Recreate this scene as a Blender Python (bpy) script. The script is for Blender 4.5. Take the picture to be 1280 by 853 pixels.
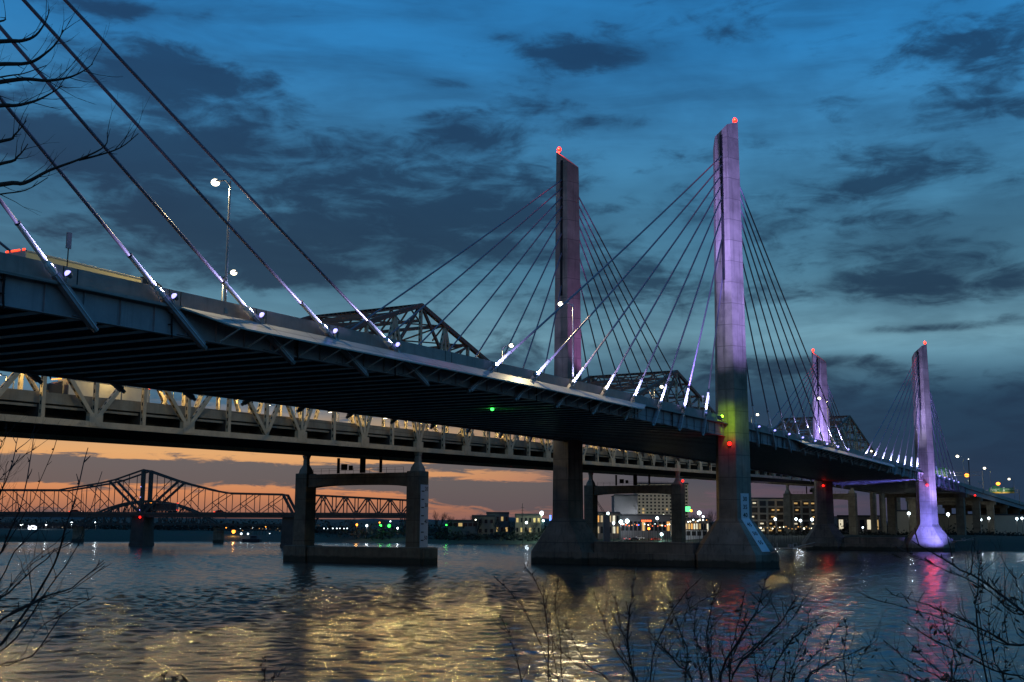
import bpy, bmesh, math, random
import numpy as np
from mathutils import Vector, Matrix
R = math.radians
random.seed(11)
for o in list(bpy.data.objects):
    bpy.data.objects.remove(o)
scene = bpy.context.scene
COL = scene.collection

# ------------------------------------------------------------------ camera
CAM = Vector((-240.916, -79.471, 7.955))
YAW, PIT, ROL, FOC = 0.50389, 0.15666, 0.00646, 1473.51
FW = Vector((math.cos(YAW)*math.cos(PIT), math.sin(YAW)*math.cos(PIT), math.sin(PIT)))
RT = Vector((math.sin(YAW), -math.cos(YAW), 0))
UP = RT.cross(FW)
R2 = RT*math.cos(ROL) + UP*math.sin(ROL)
U2 = UP*math.cos(ROL) - RT*math.sin(ROL)
FLAT = Vector((math.cos(YAW), math.sin(YAW), 0))
cd = bpy.data.cameras.new('camera')
cam = bpy.data.objects.new('camera', cd)
COL.objects.link(cam)
cd.sensor_width = 36.0
cd.lens = 36.0*FOC/1280.0
cd.clip_start = 0.2
cd.clip_end = 30000
cam.matrix_world = Matrix(((R2.x, U2.x, -FW.x, CAM.x), (R2.y, U2.y, -FW.y, CAM.y), (R2.z, U2.z, -FW.z, CAM.z), (0, 0, 0, 1)))
scene.camera = cam

def P(x, y, D):
    """point of the place seen at photo position x, y, D metres ahead of the camera"""
    return CAM + (FW + R2*((x-640)/FOC) - U2*((y-426.5)/FOC))*D

# ------------------------------------------------------------------ render settings
scene.render.engine = 'CYCLES'
scene.view_settings.view_transform = 'Standard'
scene.view_settings.look = 'None'
scene.view_settings.exposure = 0.0
scene.view_settings.gamma = 1.0
scene.view_settings.use_curve_mapping = False
cy = scene.cycles
cy.use_denoising = True
cy.max_bounces = 5
cy.diffuse_bounces = 2
cy.glossy_bounces = 3
cy.transmission_bounces = 2
cy.sample_clamp_indirect = 3.0
cy.use_light_tree = True
cy.caustics_reflective = False
cy.caustics_refractive = False

# ------------------------------------------------------------------ world: dusk sky
world = bpy.data.worlds.new('World')
scene.world = world
world.use_nodes = True
nt = world.node_tree
nt.nodes.clear()
class NB:
    """small helper to write node maths"""
    def __init__(self, t): self.t = t
    def n(self, typ, **kw):
        nd = self.t.nodes.new(typ)
        for k, v in kw.items(): setattr(nd, k, v)
        return nd
    def put(self, sock, v):
        if hasattr(v, 'is_output') or isinstance(v, bpy.types.NodeSocket): self.t.links.new(v, sock)
        else: sock.default_value = v
    def m(self, op, a, b=None, c=None, clamp=False):
        nd = self.n('ShaderNodeMath', operation=op); nd.use_clamp = clamp
        self.put(nd.inputs[0], a)
        if b is not None: self.put(nd.inputs[1], b)
        if c is not None: self.put(nd.inputs[2], c)
        return nd.outputs[0]
    def vec(self, x, y, z):
        nd = self.n('ShaderNodeCombineXYZ')
        for i, v in enumerate((x, y, z)): self.put(nd.inputs[i], v)
        return nd.outputs[0]
    def noise(self, v, scale, detail=6, rough=.55, dist=0.0, dim='3D'):
        nd = self.n('ShaderNodeTexNoise'); nd.noise_dimensions = dim
        self.put(nd.inputs['Vector'], v); nd.inputs['Scale'].default_value = scale
        nd.inputs['Detail'].default_value = detail; nd.inputs['Roughness'].default_value = rough
        nd.inputs['Distortion'].default_value = dist
        return nd.outputs['Fac']
    def ramp(self, f, stops, interp='LINEAR'):
        nd = self.n('ShaderNodeValToRGB'); cr = nd.color_ramp; cr.interpolation = interp
        while len(cr.elements) < len(stops): cr.elements.new(0.5)
        for e, (p, c) in zip(cr.elements, stops):
            e.position = p; e.color = (c[0], c[1], c[2], 1) if not isinstance(c, (int, float)) else (c, c, c, 1)
        self.put(nd.inputs[0], f)
        return nd.outputs[0]
    def mix(self, f, a, b, blend='MIX'):
        nd = self.n('ShaderNodeMix', data_type='RGBA', blend_type=blend)
        self.put(nd.inputs[0], f)
        self.put(nd.inputs[6], a if not isinstance(a, tuple) else (*a, 1))
        self.put(nd.inputs[7], b if not isinstance(b, tuple) else (*b, 1))
        return nd.outputs[2]
    def smooth(self, f, a, b):
        nd = self.n('ShaderNodeMapRange', interpolation_type='SMOOTHSTEP')
        self.put(nd.inputs[0], f); nd.inputs[1].default_value = a; nd.inputs[2].default_value = b
        return nd.outputs[0]

def srgb(r, g, b):
    f = lambda c: (c/255/12.92) if c <= 10 else ((c/255+.055)/1.055)**2.4
    return (f(r), f(g), f(b))

b = NB(nt)
tc = b.n('ShaderNodeTexCoord')
rot = b.n('ShaderNodeVectorRotate', rotation_type='Z_AXIS')
nt.links.new(tc.outputs['Generated'], rot.inputs['Vector'])
rot.inputs['Angle'].default_value = -YAW           # the azimuth is counted from the river's line
sp = b.n('ShaderNodeSeparateXYZ'); nt.links.new(rot.outputs[0], sp.inputs[0])
az = b.m('MULTIPLY', b.m('ARCTAN2', sp.outputs[1], sp.outputs[0]), 180/math.pi)   # + to the sunset
el = b.m('MULTIPLY', b.m('ARCSINE', sp.outputs[2]), 180/math.pi)
uv = b.vec(az, b.m('MULTIPLY', el, 2.2), 0.0)
uvw = b.vec(az, b.m('MULTIPLY', el, 3.6), 3.7)
n_big = b.noise(uv, 0.075, 7, .58, .5)
n_med = b.noise(uvw, 0.16, 8, .60, .6)
n_str = b.noise(b.vec(az, b.m('MULTIPLY', el, 6.5), 9.1), 0.11, 7, .6, .4)
def blob(a0, e0, sa, se, amp):
    d1 = b.m('DIVIDE', b.m('SUBTRACT', az, a0), sa)
    d2 = b.m('DIVIDE', b.m('SUBTRACT', el, e0), se)
    return b.m('MULTIPLY', b.m('EXPONENT', b.m('MULTIPLY', b.m('ADD', b.m('MULTIPLY', d1, d1), b.m('MULTIPLY', d2, d2)), -1.0)), amp)
def px(x, y):
    d_ = (FW + R2*((x-640)/FOC) - U2*((y-426.5)/FOC)).normalized()
    return math.degrees(math.atan2(d_.y, d_.x)-YAW), math.degrees(math.asin(d_.z))
bias = 0.0
for (x, y, sx, sy, amp) in [(200, 90, 110, 26, .30), (70, 190, 110, 45, .30), (300, 195, 150, 55, .30), (420, 315, 210, 70, .32), (330, 300, 90, 30, .16), (620, 300, 140, 60, .14), (1000, 340, 260, 40, .04),
                            (215, 262, 55, 18, .34), (575, 165, 60, 26, .34), (735, 70, 90, 18, .36), (545, 105, 40, 10, .26), (165, 15, 55, 10, .26), (640, 45, 60, 10, .16), (380, 345, 70, 16, .25),
                            (1090, 200, 110, 45, .16), (1150, 300, 140, 40, .18), (1090, 362, 190, 22, .34), (700, 275, 150, 55, .16), (560, 250, 100, 40, .14),
                            (1000, 452, 90, 17, .40), (1150, 411, 80, 7, .40), (840, 440, 70, 16, .30), (760, 155, 60, 12, .26), (1190, 60, 90, 40, .10), (880, 480, 400, 24, .10),
                            (480, 70, 110, 50, -.16), (900, 110, 160, 80, -.14), (620, 345, 130, 40, -.12), (1080, 432, 160, 14, -.22), (1240, 440, 60, 30, -.16), (960, 400, 60, 30, -.12), (120, 135, 70, 20, -.12), (700, 20, 60, 16, -.08)]:
    a0, e0 = px(x, y)
    t = blob(a0, e0, sx/25.3, sy/25.3, amp)
    bias = t if bias == 0.0 else b.m('ADD', bias, t)
n_fin = b.noise(b.vec(az, b.m('MULTIPLY', el, 2.6), 5.5), .42, 6, .62, .8)
cl = b.m('ADD', b.m('ADD', b.m('MULTIPLY', b.m('SUBTRACT', n_big, .5), 1.25), b.m('ADD', b.m('MULTIPLY', b.m('SUBTRACT', n_med, .5), .80), b.m('MULTIPLY', b.m('SUBTRACT', n_fin, .5), .55))), b.m('ADD', b.m('MULTIPLY', bias, 1.0), .50))
cmask = b.smooth(cl, .52, .83)
# clear-sky gradient over the elevation (deg 0..30)
e01 = b.m('DIVIDE', el, 30.0, clamp=True)
clear = b.ramp(e01, [(0.0, srgb(36, 58, 90)), (.10, srgb(44, 82, 114)), (.20, srgb(66, 116, 146)), (.30, srgb(116, 164, 184)), (.40, srgb(88, 144, 172)), (.53, srgb(72, 138, 178)), (.75, srgb(46, 130, 192)), (1.0, srgb(34, 118, 184))])
dark = b.ramp(e01, [(0.0, srgb(24, 42, 66)), (.25, srgb(24, 46, 70)), (.45, srgb(26, 52, 78)), (.8, srgb(24, 58, 94)), (1.0, srgb(20, 60, 100))])
# soft tone variation inside the clear sky
var = b.smooth(b.m('ADD', b.m('MULTIPLY', b.noise(uv, .05, 5, .6, .3), .6), b.m('MULTIPLY', n_str, .4)), .36, .62)
clear = b.mix(b.m('MULTIPLY', b.m('SUBTRACT', 1.0, var), .55), clear, dark)
bank = b.smooth(b.m('ADD', b.m('MULTIPLY', b.m('SUBTRACT', b.noise(uv, .042, 6, .55, .7), .5), 1.2), b.m('ADD', b.m('MULTIPLY', bias, .9), b.m('MULTIPLY', b.m('SUBTRACT', n_str, .5), .5))), -.10, .42)
clear = b.mix(b.m('MULTIPLY', bank, .48), clear, dark)
sky = b.mix(b.m('MULTIPLY', cmask, .86), clear, dark)
# deeper blue-grey bank low over the horizon, most on the east side
lowb = b.m('MULTIPLY', b.smooth(el, 8.6, 5.2), b.smooth(b.m('ADD', az, b.m('MULTIPLY', n_big, 4.0)), 13.0, -2.0))
sky = b.mix(b.m('MULTIPLY', lowb, .85), sky, srgb(28, 52, 78))
# sunset band
sun_f = b.m('MULTIPLY', b.smooth(el, 6.6, 3.0), b.smooth(az, -14.0, 0.0))
sun_f = b.m('MAXIMUM', sun_f, b.m('MULTIPLY', b.smooth(el, 4.5, .5), b.smooth(az, -24.0, -6.0)))
warm = b.ramp(b.m('DIVIDE', el, 7.0, clamp=True), [(0.0, srgb(112, 84, 90)), (.10, srgb(160, 108, 88)), (.22, srgb(204, 132, 92)), (.48, srgb(226, 168, 112)), (.72, srgb(222, 182, 132)), (1.0, srgb(90, 100, 130))])
warm = b.mix(b.smooth(az, 6.0, -9.0), warm, b.mix(b.smooth(n_str, .35, .65), srgb(88, 80, 94), srgb(122, 94, 100)))
n_low = b.noise(b.vec(az, b.m('MULTIPLY', el, 6.0), 2.2), .55, 6, .65, .6)
gc = b.m('ADD', b.m('MULTIPLY', n_str, .32), b.m('ADD', b.m('MULTIPLY', n_med, .24), b.m('MULTIPLY', n_low, .62)))
gb = 0.0
for (x, y, sx, sy, amp) in [(240, 590, 330, 17, .27), (120, 575, 120, 7, .10), (330, 574, 140, 5, -.10), (480, 622, 90, 6, -.12), (470, 600, 90, 7, .14), (640, 618, 130, 20, .30), (790, 610, 110, 30, .16), (60, 595, 80, 10, .08), (610, 583, 100, 5, .16), (620, 597, 110, 9, -.30), (330, 630, 240, 9, -.16), (150, 556, 220, 6, -.20), (40, 608, 50, 4, -.22), (150, 572, 60, 3, -.16), (500, 575, 60, 6, -.16)]:
    a0, e0 = px(x, y)
    t = blob(a0, e0, sx/25.3, sy/25.3, amp)
    gb = t if gb == 0.0 else b.m('ADD', gb, t)
gmask = b.smooth(b.m('ADD', gc, gb), .60, .72)
grey = b.ramp(b.m('DIVIDE', el, 6.0, clamp=True), [(0.0, srgb(92, 78, 84)), (.3, srgb(98, 90, 92)), (.7, srgb(100, 98, 102)), (1.0, srgb(80, 90, 108))])
warm = b.mix(gmask, warm, grey)
sky = b.mix(sun_f, sky, warm)
below = b.smooth(el, 0.0, -3.0)
sky = b.mix(below, sky, srgb(40, 52, 66))
# a low Nishita sun under the clouds adds its own faint glow
nis = b.n('ShaderNodeTexSky', sky_type='NISHITA')
nis.sun_disc = False
SUN_EL, SUN_AZ = R(1.0), YAW + R(38)              # azimuth counted from +X towards +Y
nis.sun_elevation = SUN_EL
nis.sun_rotation = math.pi/2 - SUN_AZ
bg = b.n('ShaderNodeBackground'); nt.links.new(sky, bg.inputs[0]); bg.inputs[1].default_value = 1.0
bg2 = b.n('ShaderNodeBackground'); nt.links.new(nis.outputs[0], bg2.inputs[0]); bg2.inputs[1].default_value = 0.004
add = b.n('ShaderNodeAddShader'); nt.links.new(bg.outputs[0], add.inputs[0]); nt.links.new(bg2.outputs[0], add.inputs[1])
out = b.n('ShaderNodeOutputWorld'); nt.links.new(add.outputs[0], out.inputs[0])

# ------------------------------------------------------------------ sun, all but set
sl = bpy.data.lights.new('sun', 'SUN'); sl.energy = 0.04; sl.angle = R(12); sl.color = (1.0, .62, .42)
so = bpy.data.objects.new('sun', sl); COL.objects.link(so)
so.rotation_euler = Vector((-math.cos(SUN_AZ)*math.cos(SUN_EL), -math.sin(SUN_AZ)*math.cos(SUN_EL), -math.sin(SUN_EL))).to_track_quat('-Z', 'Y').to_euler()

# ------------------------------------------------------------------ materials
def base_mat(name):
    m = bpy.data.materials.new(name); m.use_nodes = True
    return m, NB(m.node_tree), m.node_tree.nodes['Principled BSDF']
def surf(name, col, rough=.7, var=.25, scale=.6, metal=0.0, streak=0.0, rust=0.0, bump=0.0):
    """weathered paint or concrete: object-space noise, vertical streaks, rust patches"""
    m, nb, bs = base_mat(name)
    c = nb.n('ShaderNodeTexCoord').outputs['Object']
    n1 = nb.noise(c, scale, 8, .62)
    lo = tuple(x*(1-var) for x in col); hi = tuple(min(1, x*(1+var)) for x in col)
    out_ = nb.ramp(n1, [(.3, lo), (.7, hi)])
    if streak:
        mp = nb.n('ShaderNodeMapping'); mp.inputs['Scale'].default_value = (1.6, 1.6, .05); nb.put(mp.inputs[0], c)
        n2 = nb.noise(mp.outputs[0], 1.0, 6, .65)
        out_ = nb.mix(nb.m('MULTIPLY', nb.smooth(n2, .5, .72), streak), out_, tuple(x*.35 for x in col))
        # pour joints across the lifts
        s_ = nb.n('ShaderNodeSeparateXYZ'); nb.put(s_.inputs[0], c)
        fr = nb.m('FRACT', nb.m('DIVIDE', s_.outputs[2], 4.6))
        out_ = nb.mix(nb.m('MULTIPLY', nb.m('LESS_THAN', fr, .035), .75), out_, tuple(x*.4 for x in col))
        lift = nb.n('ShaderNodeTexWhiteNoise', noise_dimensions='1D'); nb.put(lift.inputs['W'], nb.m('FLOOR', nb.m('DIVIDE', s_.outputs[2], 4.6)))
        out_ = nb.mix(nb.m('MULTIPLY', lift.outputs[0], .30), out_, tuple(x*.55 for x in col))
        # tide stain: an uneven dark green band left by the river
        tide = nb.smooth(nb.m('ADD', s_.outputs[2], nb.m('MULTIPLY', nb.noise(c, .5, 6, .7), -1.6)), .9, .35)
        out_ = nb.mix(nb.m('MULTIPLY', tide, .8), out_, (.022, .024, .016))
    if rust:
        n3 = nb.noise(c, scale*2.3, 8, .7, .4)
        out_ = nb.mix(nb.m('MULTIPLY', nb.smooth(n3, .56, .68), rust), out_, (.12, .055, .028))
    nb.put(bs.inputs['Base Color'], out_)
    bs.inputs['Roughness'].default_value = rough; bs.inputs['Metallic'].default_value = metal
    if bump:
        bp = nb.n('ShaderNodeBump'); bp.inputs['Strength'].default_value = bump; bp.inputs['Distance'].default_value = .05
        nb.put(bp.inputs['Height'], nb.noise(c, scale*8, 6, .6)); nb.put(bs.inputs['Normal'], bp.outputs[0])
    return m
def glow(name, col, strength, sampled=False):
    m, nb, bs = base_mat(name)
    bs.inputs['Base Color'].default_value = (*[min(1, c*.8) for c in col], 1)
    bs.inputs['Emission Color'].default_value = (*col, 1); bs.inputs['Emission Strength'].default_value = strength
    if not sampled: m.cycles.emission_sampling = 'NONE'
    return m
M = {}
M['concrete'] = surf('pylon_concrete', (.26, .222, .175), .85, .45, .22, streak=.8, bump=.25)
M['pier'] = surf('old_pier_concrete', (.19, .165, .115), .9, .35, .5, streak=.5, bump=.3)
M['barrier'] = surf('barrier_concrete', (.42, .35, .31), .8, .18, .8, streak=.3)
M['girder'] = surf('blue_grey_girder_paint', (.38, .335, .345), .55, .2, .5, streak=.3)
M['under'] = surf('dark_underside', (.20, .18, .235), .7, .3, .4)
M['flange'] = surf('pale_steel_and_lit_flange', (.84, .88, .90), .5, .15, .8)  # near white to stand in for water light on the beam flanges
M['fairing'] = surf('fairing_panel', (.48, .46, .42), .4, .12, .35, streak=.15)
M['asphalt'] = surf('asphalt', (.05, .05, .052), .9, .25, 1.5, bump=.2)
M['kpaint'] = surf('cream_truss_paint', (.56, .455, .30), .6, .2, .5, rust=.35)
M['kred'] = surf('red_brown_upper_truss', (.22, .12, .085), .65, .25, .5, rust=.6)  # darker, redder tone than the lower members, with more rust
M['kdark'] = surf('hole_shade_and_dark_parts', (.012, .011, .01), .9, .2, 1.0)  # painted shade of the truss holes; also the colour of dark fittings
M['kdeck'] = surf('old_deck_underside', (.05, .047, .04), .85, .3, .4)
M['kedge'] = surf('old_road_edge', (.34, .295, .215), .8, .25, .5, streak=.4)
M['cable'] = surf('cable_sheath', (.20, .17, .21), .45, .15, 1.0)
M['cableclip'] = surf('helical_rib', (.09, .08, .10), .5, .1, 1.0)
M['sleeve'] = surf('white_sleeve_paint', (.78, .78, .78), .4, .06, 1.0)
M['dark'] = surf('slot_shade_and_joint_black', (.012, .012, .012), .9, .1, 1.0)  # painted shade of the cable slots; also joints and seams
M['steel'] = surf('galvanised_steel', (.33, .33, .32), .45, .15, 1.5, metal=.6)
M['lampgrey'] = surf('lamp_housing_paint', (.20, .20, .20), .5, .1, 1.0)
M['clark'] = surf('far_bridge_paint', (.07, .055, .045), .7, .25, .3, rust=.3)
M['board'] = surf('white_board', (.72, .72, .74), .6, .06, 1.0)
M['black'] = surf('black_lettering', (.01, .01, .01), .7, .05, 1.0)
M['white_body'] = surf('white_trailer_paint', (.78, .74, .62), .45, .06, .7)
M['yellow_body'] = surf('pale_yellow_trailer_paint', (.75, .62, .30), .45, .06, .7)
M['dark_body'] = surf('dark_truck_paint', (.03, .03, .035), .4, .1, .7)
M['red_body'] = surf('red_cab_paint', (.35, .03, .02), .35, .08, .7)
M['rubber'] = surf('tyre_rubber', (.02, .02, .02), .85, .1, 2.0)
M['glass'] = surf('dark_glass', (.012, .014, .018), .08, .1, 1.0)
M['green_sign'] = surf('green_sign_sheet', (.012, .16, .045), .5, .1, .8)
M['yellow_sign'] = surf('yellow_sign_sheet', (.62, .36, .03), .5, .1, .8)
M['bark'] = surf('bark', (.055, .045, .038), .9, .3, 14.0, bump=.5)
M['twig'] = surf('twig_bark', (.034, .019, .015), .85, .3, 20.0)
M['leaf'] = surf('dead_leaf', (.055, .033, .018), .85, .3, 20.0)
M['fartree'] = surf('bare_far_tree', (.028, .022, .021), .9, .3, 2.0)
M['wood'] = surf('far_wood', (.028, .030, .022), .95, .4, .06)
M['hotel'] = surf('hotel_stucco', (.42, .35, .25), .85, .08, .1)
M['bldg_white'] = surf('pale_wall', (.40, .40, .40), .85, .08, .1)
M['bldg_brick'] = surf('brown_wall', (.17, .125, .10), .9, .2, .2)
M['bldg_dark'] = surf('slate_wall', (.09, .09, .095), .9, .2, .2)
M['roof'] = surf('dark_roof', (.05, .05, .055), .9, .2, .2)
M['lit_white'] = glow('lamp_lens_white', (1.0, .97, .86), 5)
M['lit_warm'] = glow('lamp_lens_warm', (1.0, .88, .62), 5)
M['lit_blue'] = glow('spot_lens_blue', (.36, .34, 1.0), 2.5)
M['lit_violet'] = glow('flood_lens_violet', (.55, .35, 1.0), 6)
M['lit_sodium'] = glow('lamp_lens_sodium', (1.0, .30, .03), 4.2)
M['lit_red'] = glow('beacon_lens_red', (1.0, .012, .008), 4)
M['lit_beacon'] = glow('pylon_beacon_lens', (1.0, .016, .008), 5)
M['lit_green'] = glow('lens_green', (.04, 1.0, .08), 5)
M['lit_lime'] = glow('lens_lime', (.35, 1.0, .03), 7)
M['lit_cyan'] = glow('lens_cool_white', (.80, .95, 1.0), 5)
M['lit_tail'] = glow('tail_lamp', (1.0, .05, .015), 3)
M['lit_amber'] = glow('amber_marker', (1.0, .30, .02), 3.5)
M['win_warm'] = glow('lit_window_warm', (1.0, .62, .22), .5)
M['win_white'] = glow('lit_window_white', (1.0, .88, .62), .7)
M['win_red'] = glow('lit_sign_red', (1.0, .16, .05), 2.5)
M['win_green'] = glow('lit_sign_green', (.15, 1.0, .35), 1.5)
M['win_blue'] = glow('lit_sign_blue', (.12, .22, 1.0), 1.8)
M['lit_screen'] = glow('lit_board', (.85, .87, 1.0), 4)

# ------------------------------------------------------------------ mesh helpers
class MB:
    def __init__(self): self.v = []; self.f = []; self.mi = []; self.mats = []
    def slot(self, m):
        if m is None: return 0
        if m not in self.mats: self.mats.append(m)
        return self.mats.index(m)
    def poly(self, vs, faces, m=None):
        i0 = len(self.v); s = self.slot(m)
        self.v += [tuple(v) for v in vs]
        for f in faces: self.f.append([i+i0 for i in f]); self.mi.append(s)
        return self
    def box(self, c, s, m=None, rz=0.0):
        cx, cy_, cz = c; hx, hy, hz = s[0]/2, s[1]/2, s[2]/2; ca, sa = math.cos(rz), math.sin(rz)
        vs = []
        for dz in (-hz, hz):
            for dx, dy in ((-hx, -hy), (hx, -hy), (hx, hy), (-hx, hy)):
                vs.append((cx+dx*ca-dy*sa, cy_+dx*sa+dy*ca, cz+dz))
        return self.poly(vs, [(0, 3, 2, 1), (4, 5, 6, 7), (0, 1, 5, 4), (1, 2, 6, 5), (2, 3, 7, 6), (3, 0, 4, 7)], m)
    def bar(self, p, q, w, h, m=None, up=(0, 0, 1)):
        p = Vector(p); q = Vector(q); d = (q-p).normalized(); u = Vector(up)
        if abs(d.dot(u)) > .99: u = Vector((1, 0, 0))
        x = d.cross(u).normalized(); y = x.cross(d).normalized()
        vs = []
        for o_ in (p, q):
            for a_, b_ in ((-1, -1), (1, -1), (1, 1), (-1, 1)): vs.append(o_+x*(a_*w/2)+y*(b_*h/2))
        return self.poly(vs, [(0, 1, 2, 3), (4, 7, 6, 5), (0, 4, 5, 1), (1, 5, 6, 2), (2, 6, 7, 3), (3, 7, 4, 0)], m)
    def tube(self, pts, rad, n=8, m=None, cap=True):
        pts = [Vector(p) for p in pts]; rs = rad if isinstance(rad, (list, tuple)) else [rad]*len(pts)
        rings = []; i0 = len(self.v); s = self.slot(m)
        for i, p in enumerate(pts):
            d = (pts[min(i+1, len(pts)-1)]-pts[max(i-1, 0)]).normalized()
            u = Vector((0, 0, 1)) if abs(d.z) < .95 else Vector((1, 0, 0))
            x = d.cross(u).normalized(); y = x.cross(d)
            for k in range(n):
                a_ = 2*math.pi*k/n
                self.v.append(tuple(p+(x*math.cos(a_)+y*math.sin(a_))*rs[i]))
        for i in range(len(pts)-1):
            for k in range(n):
                self.f.append([i0+i*n+k, i0+i*n+(k+1) % n, i0+(i+1)*n+(k+1) % n, i0+(i+1)*n+k]); self.mi.append(s)
        if cap:
            self.f.append([i0+k for k in range(n)][::-1]); self.mi.append(s)
            self.f.append([i0+(len(pts)-1)*n+k for k in range(n)]); self.mi.append(s)
        return self
    def ball(self, c, r, m=None, n=10, sz=1.0):
        rings = max(4, n//2); vs = [(c[0], c[1], c[2]-r*sz)]; fs = []
        for i in range(1, rings):
            ph = -math.pi/2+math.pi*i/rings
            for k in range(n):
                a_ = 2*math.pi*k/n
                vs.append((c[0]+r*math.cos(ph)*math.cos(a_), c[1]+r*math.cos(ph)*math.sin(a_), c[2]+r*sz*math.sin(ph)))
        vs.append((c[0], c[1], c[2]+r*sz)); L = len(vs)-1
        for k in range(n): fs.append((0, 1+(k+1) % n, 1+k)); fs.append((L, L-n+k, L-n+(k+1) % n))
        for i in range(rings-2):
            for k in range(n):
                a_ = 1+i*n+k; b_ = 1+i*n+(k+1) % n
                fs.append((a_, b_, b_+n, a_+n))
        return self.poly(vs, fs, m)
    def loft(self, loops, m=None, cap=True):
        n = len(loops[0]); vs = [p for l in loops for p in l]; fs = []
        for i in range(len(loops)-1):
            for k in range(n): fs.append((i*n+k, i*n+(k+1) % n, (i+1)*n+(k+1) % n, (i+1)*n+k))
        if cap: fs.append(tuple(range(n))[::-1]); fs.append(tuple((len(loops)-1)*n+k for k in range(n)))
        return self.poly(vs, fs, m)
    def build(self, name, mat=None, parent=None, smooth=False, bevel=0.0, label=None, loc=None):
        me = bpy.data.meshes.new(name)
        off = Vector(loc) if loc is not None else Vector((0, 0, 0))
        me.from_pydata([tuple(Vector(v)-off) for v in self.v], [], self.f)
        mats = self.mats if self.mats else [mat]
        for m in mats: me.materials.append(M[m])
        if len(mats) > 1: me.polygons.foreach_set('material_index', self.mi)
        if smooth: me.polygons.foreach_set('use_smooth', [True]*len(me.polygons))
        me.update()
        o = bpy.data.objects.new(name, me); COL.objects.link(o)
        o.location = off
        if parent is not None: o.parent = parent
        if bevel:
            bv = o.modifiers.new('bevel', 'BEVEL'); bv.width = bevel; bv.segments = 1; bv.limit_method = 'ANGLE'
        if label: o['label'] = label
        return o
def tag(o, label=None, cat=None, group=None, kind=None):
    if label: o['label'] = label
    if cat: o['category'] = cat
    if group: o['group'] = group
    if kind: o['kind'] = kind
    return o
def empty(name, loc, label, cat, group=None, rz=0.0):
    o = bpy.data.objects.new(name, None); COL.objects.link(o); o.location = loc; o.rotation_euler.z = rz
    o.empty_display_size = .5
    return tag(o, label, cat, group)
def copy_tree(o, parent=None):
    c = o.copy(); COL.objects.link(c)
    if parent is not None: c.parent = parent
    for ch in list(o.children): copy_tree(ch, c)
    return c
def lamp(kind, loc, power, col, parent=None, aim=None, size=60, blend=.5, radius=.15, name='bulb'):
    l = bpy.data.lights.new(name, kind); l.energy = power; l.color = col; l.shadow_soft_size = radius
    if kind == 'SPOT': l.spot_size = R(size); l.spot_blend = blend
    o = bpy.data.objects.new(name, l); COL.objects.link(o); o.location = loc
    if aim is not None: o.rotation_euler = (Vector(aim)-Vector(loc)).to_track_quat('-Z', 'Y').to_euler()
    if parent is not None: o.parent = parent
    return o
FONT = None
def text_mesh(name, body, size, mat, parent, origin, xdir, ydir, depth=.004):
    """flat lettering lying on a board: converted to a mesh at once"""
    cu = bpy.data.curves.new(name, 'FONT'); cu.body = body; cu.size = size; cu.align_x = 'CENTER'; cu.align_y = 'CENTER'; cu.resolution_u = 2
    cu.offset = size*.02
    tmp = bpy.data.objects.new(name, cu); COL.objects.link(tmp)
    dg = bpy.context.evaluated_depsgraph_get()
    me = bpy.data.meshes.new_from_object(tmp.evaluated_get(dg))
    bpy.data.objects.remove(tmp)
    x = Vector(xdir).normalized(); y = Vector(ydir).normalized(); z = x.cross(y)
    mw = Matrix(((x.x, y.x, z.x, origin[0]), (x.y, y.y, z.y, origin[1]), (x.z, y.z, z.z, origin[2]), (0, 0, 0, 1)))
    me.transform(mw)
    me.materials.clear(); me.materials.append(M[mat])
    o = bpy.data.objects.new(name, me); COL.objects.link(o)
    if parent is not None: o.parent = parent
    return o

# ================================================================== ground, water, hills
SHORE = [(-900, 1500), (-300, 760), (0, 470), (119, 384), (150, 364), (212, 322), (246, 250), (262, 200), (254, 112), (246, 44), (250, -20), (262, -60), (330, -300), (560, -1400)]
NEAR_A = Vector((-240.9, -79.5)) + Vector((math.cos(YAW), math.sin(YAW)))*40
def near_dist(x, y):          # metres behind the near waterline (positive = on the near bank)
    d = Vector((math.cos(YAW+.12), math.sin(YAW+.12)))
    return -((x-NEAR_A.x)*d.x+(y-NEAR_A.y)*d.y)
def shore_np(X, Y):
    """signed distance to the far waterline, positive on land"""
    best = np.full(X.shape, 1e9); sign = np.zeros(X.shape)
    for (x0, y0), (x1, y1) in zip(SHORE[:-1], SHORE[1:]):
        dx, dy = x1-x0, y1-y0; L2 = dx*dx+dy*dy
        t = np.clip(((X-x0)*dx+(Y-y0)*dy)/L2, 0, 1)
        d = np.hypot(X-(x0+t*dx), Y-(y0+t*dy))
        side = np.where(dx*(Y-y0)-dy*(X-x0) > 0, 1.0, -1.0)   # left of the path = land
        up_ = d < best-1e-9
        best = np.where(up_, d, best); sign = np.where(up_, side, sign)
    return best*sign
def ground_np(X, Y):
    s = shore_np(X, Y)
    nd = NEAR_A; c, s_ = math.cos(YAW+.12), math.sin(YAW+.12)
    n = -((X-nd.x)*c+(Y-nd.y)*s_)
    far = np.where(s > 0, np.minimum(s*.22, 3.6)+np.clip((s-16)*.05, 0, 1.8)+np.clip((s-400)*.008, 0, 30), np.maximum(s*.15, -4))
    near = np.where(n > 0, np.minimum(n*.155, 6.25), np.maximum(n*.15, -4))
    w = .25*np.sin(X*.11+.4*np.sin(Y*.07))+.2*np.sin(Y*.13+1.3)+.12*np.sin(X*.43+Y*.37)
    g = np.maximum(far, near)
    return np.where(g > .3, g+w*np.clip(g-.3, 0, 1), g)
def ground_z(x, y): return float(ground_np(np.array([x], float), np.array([y], float))[0])

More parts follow.
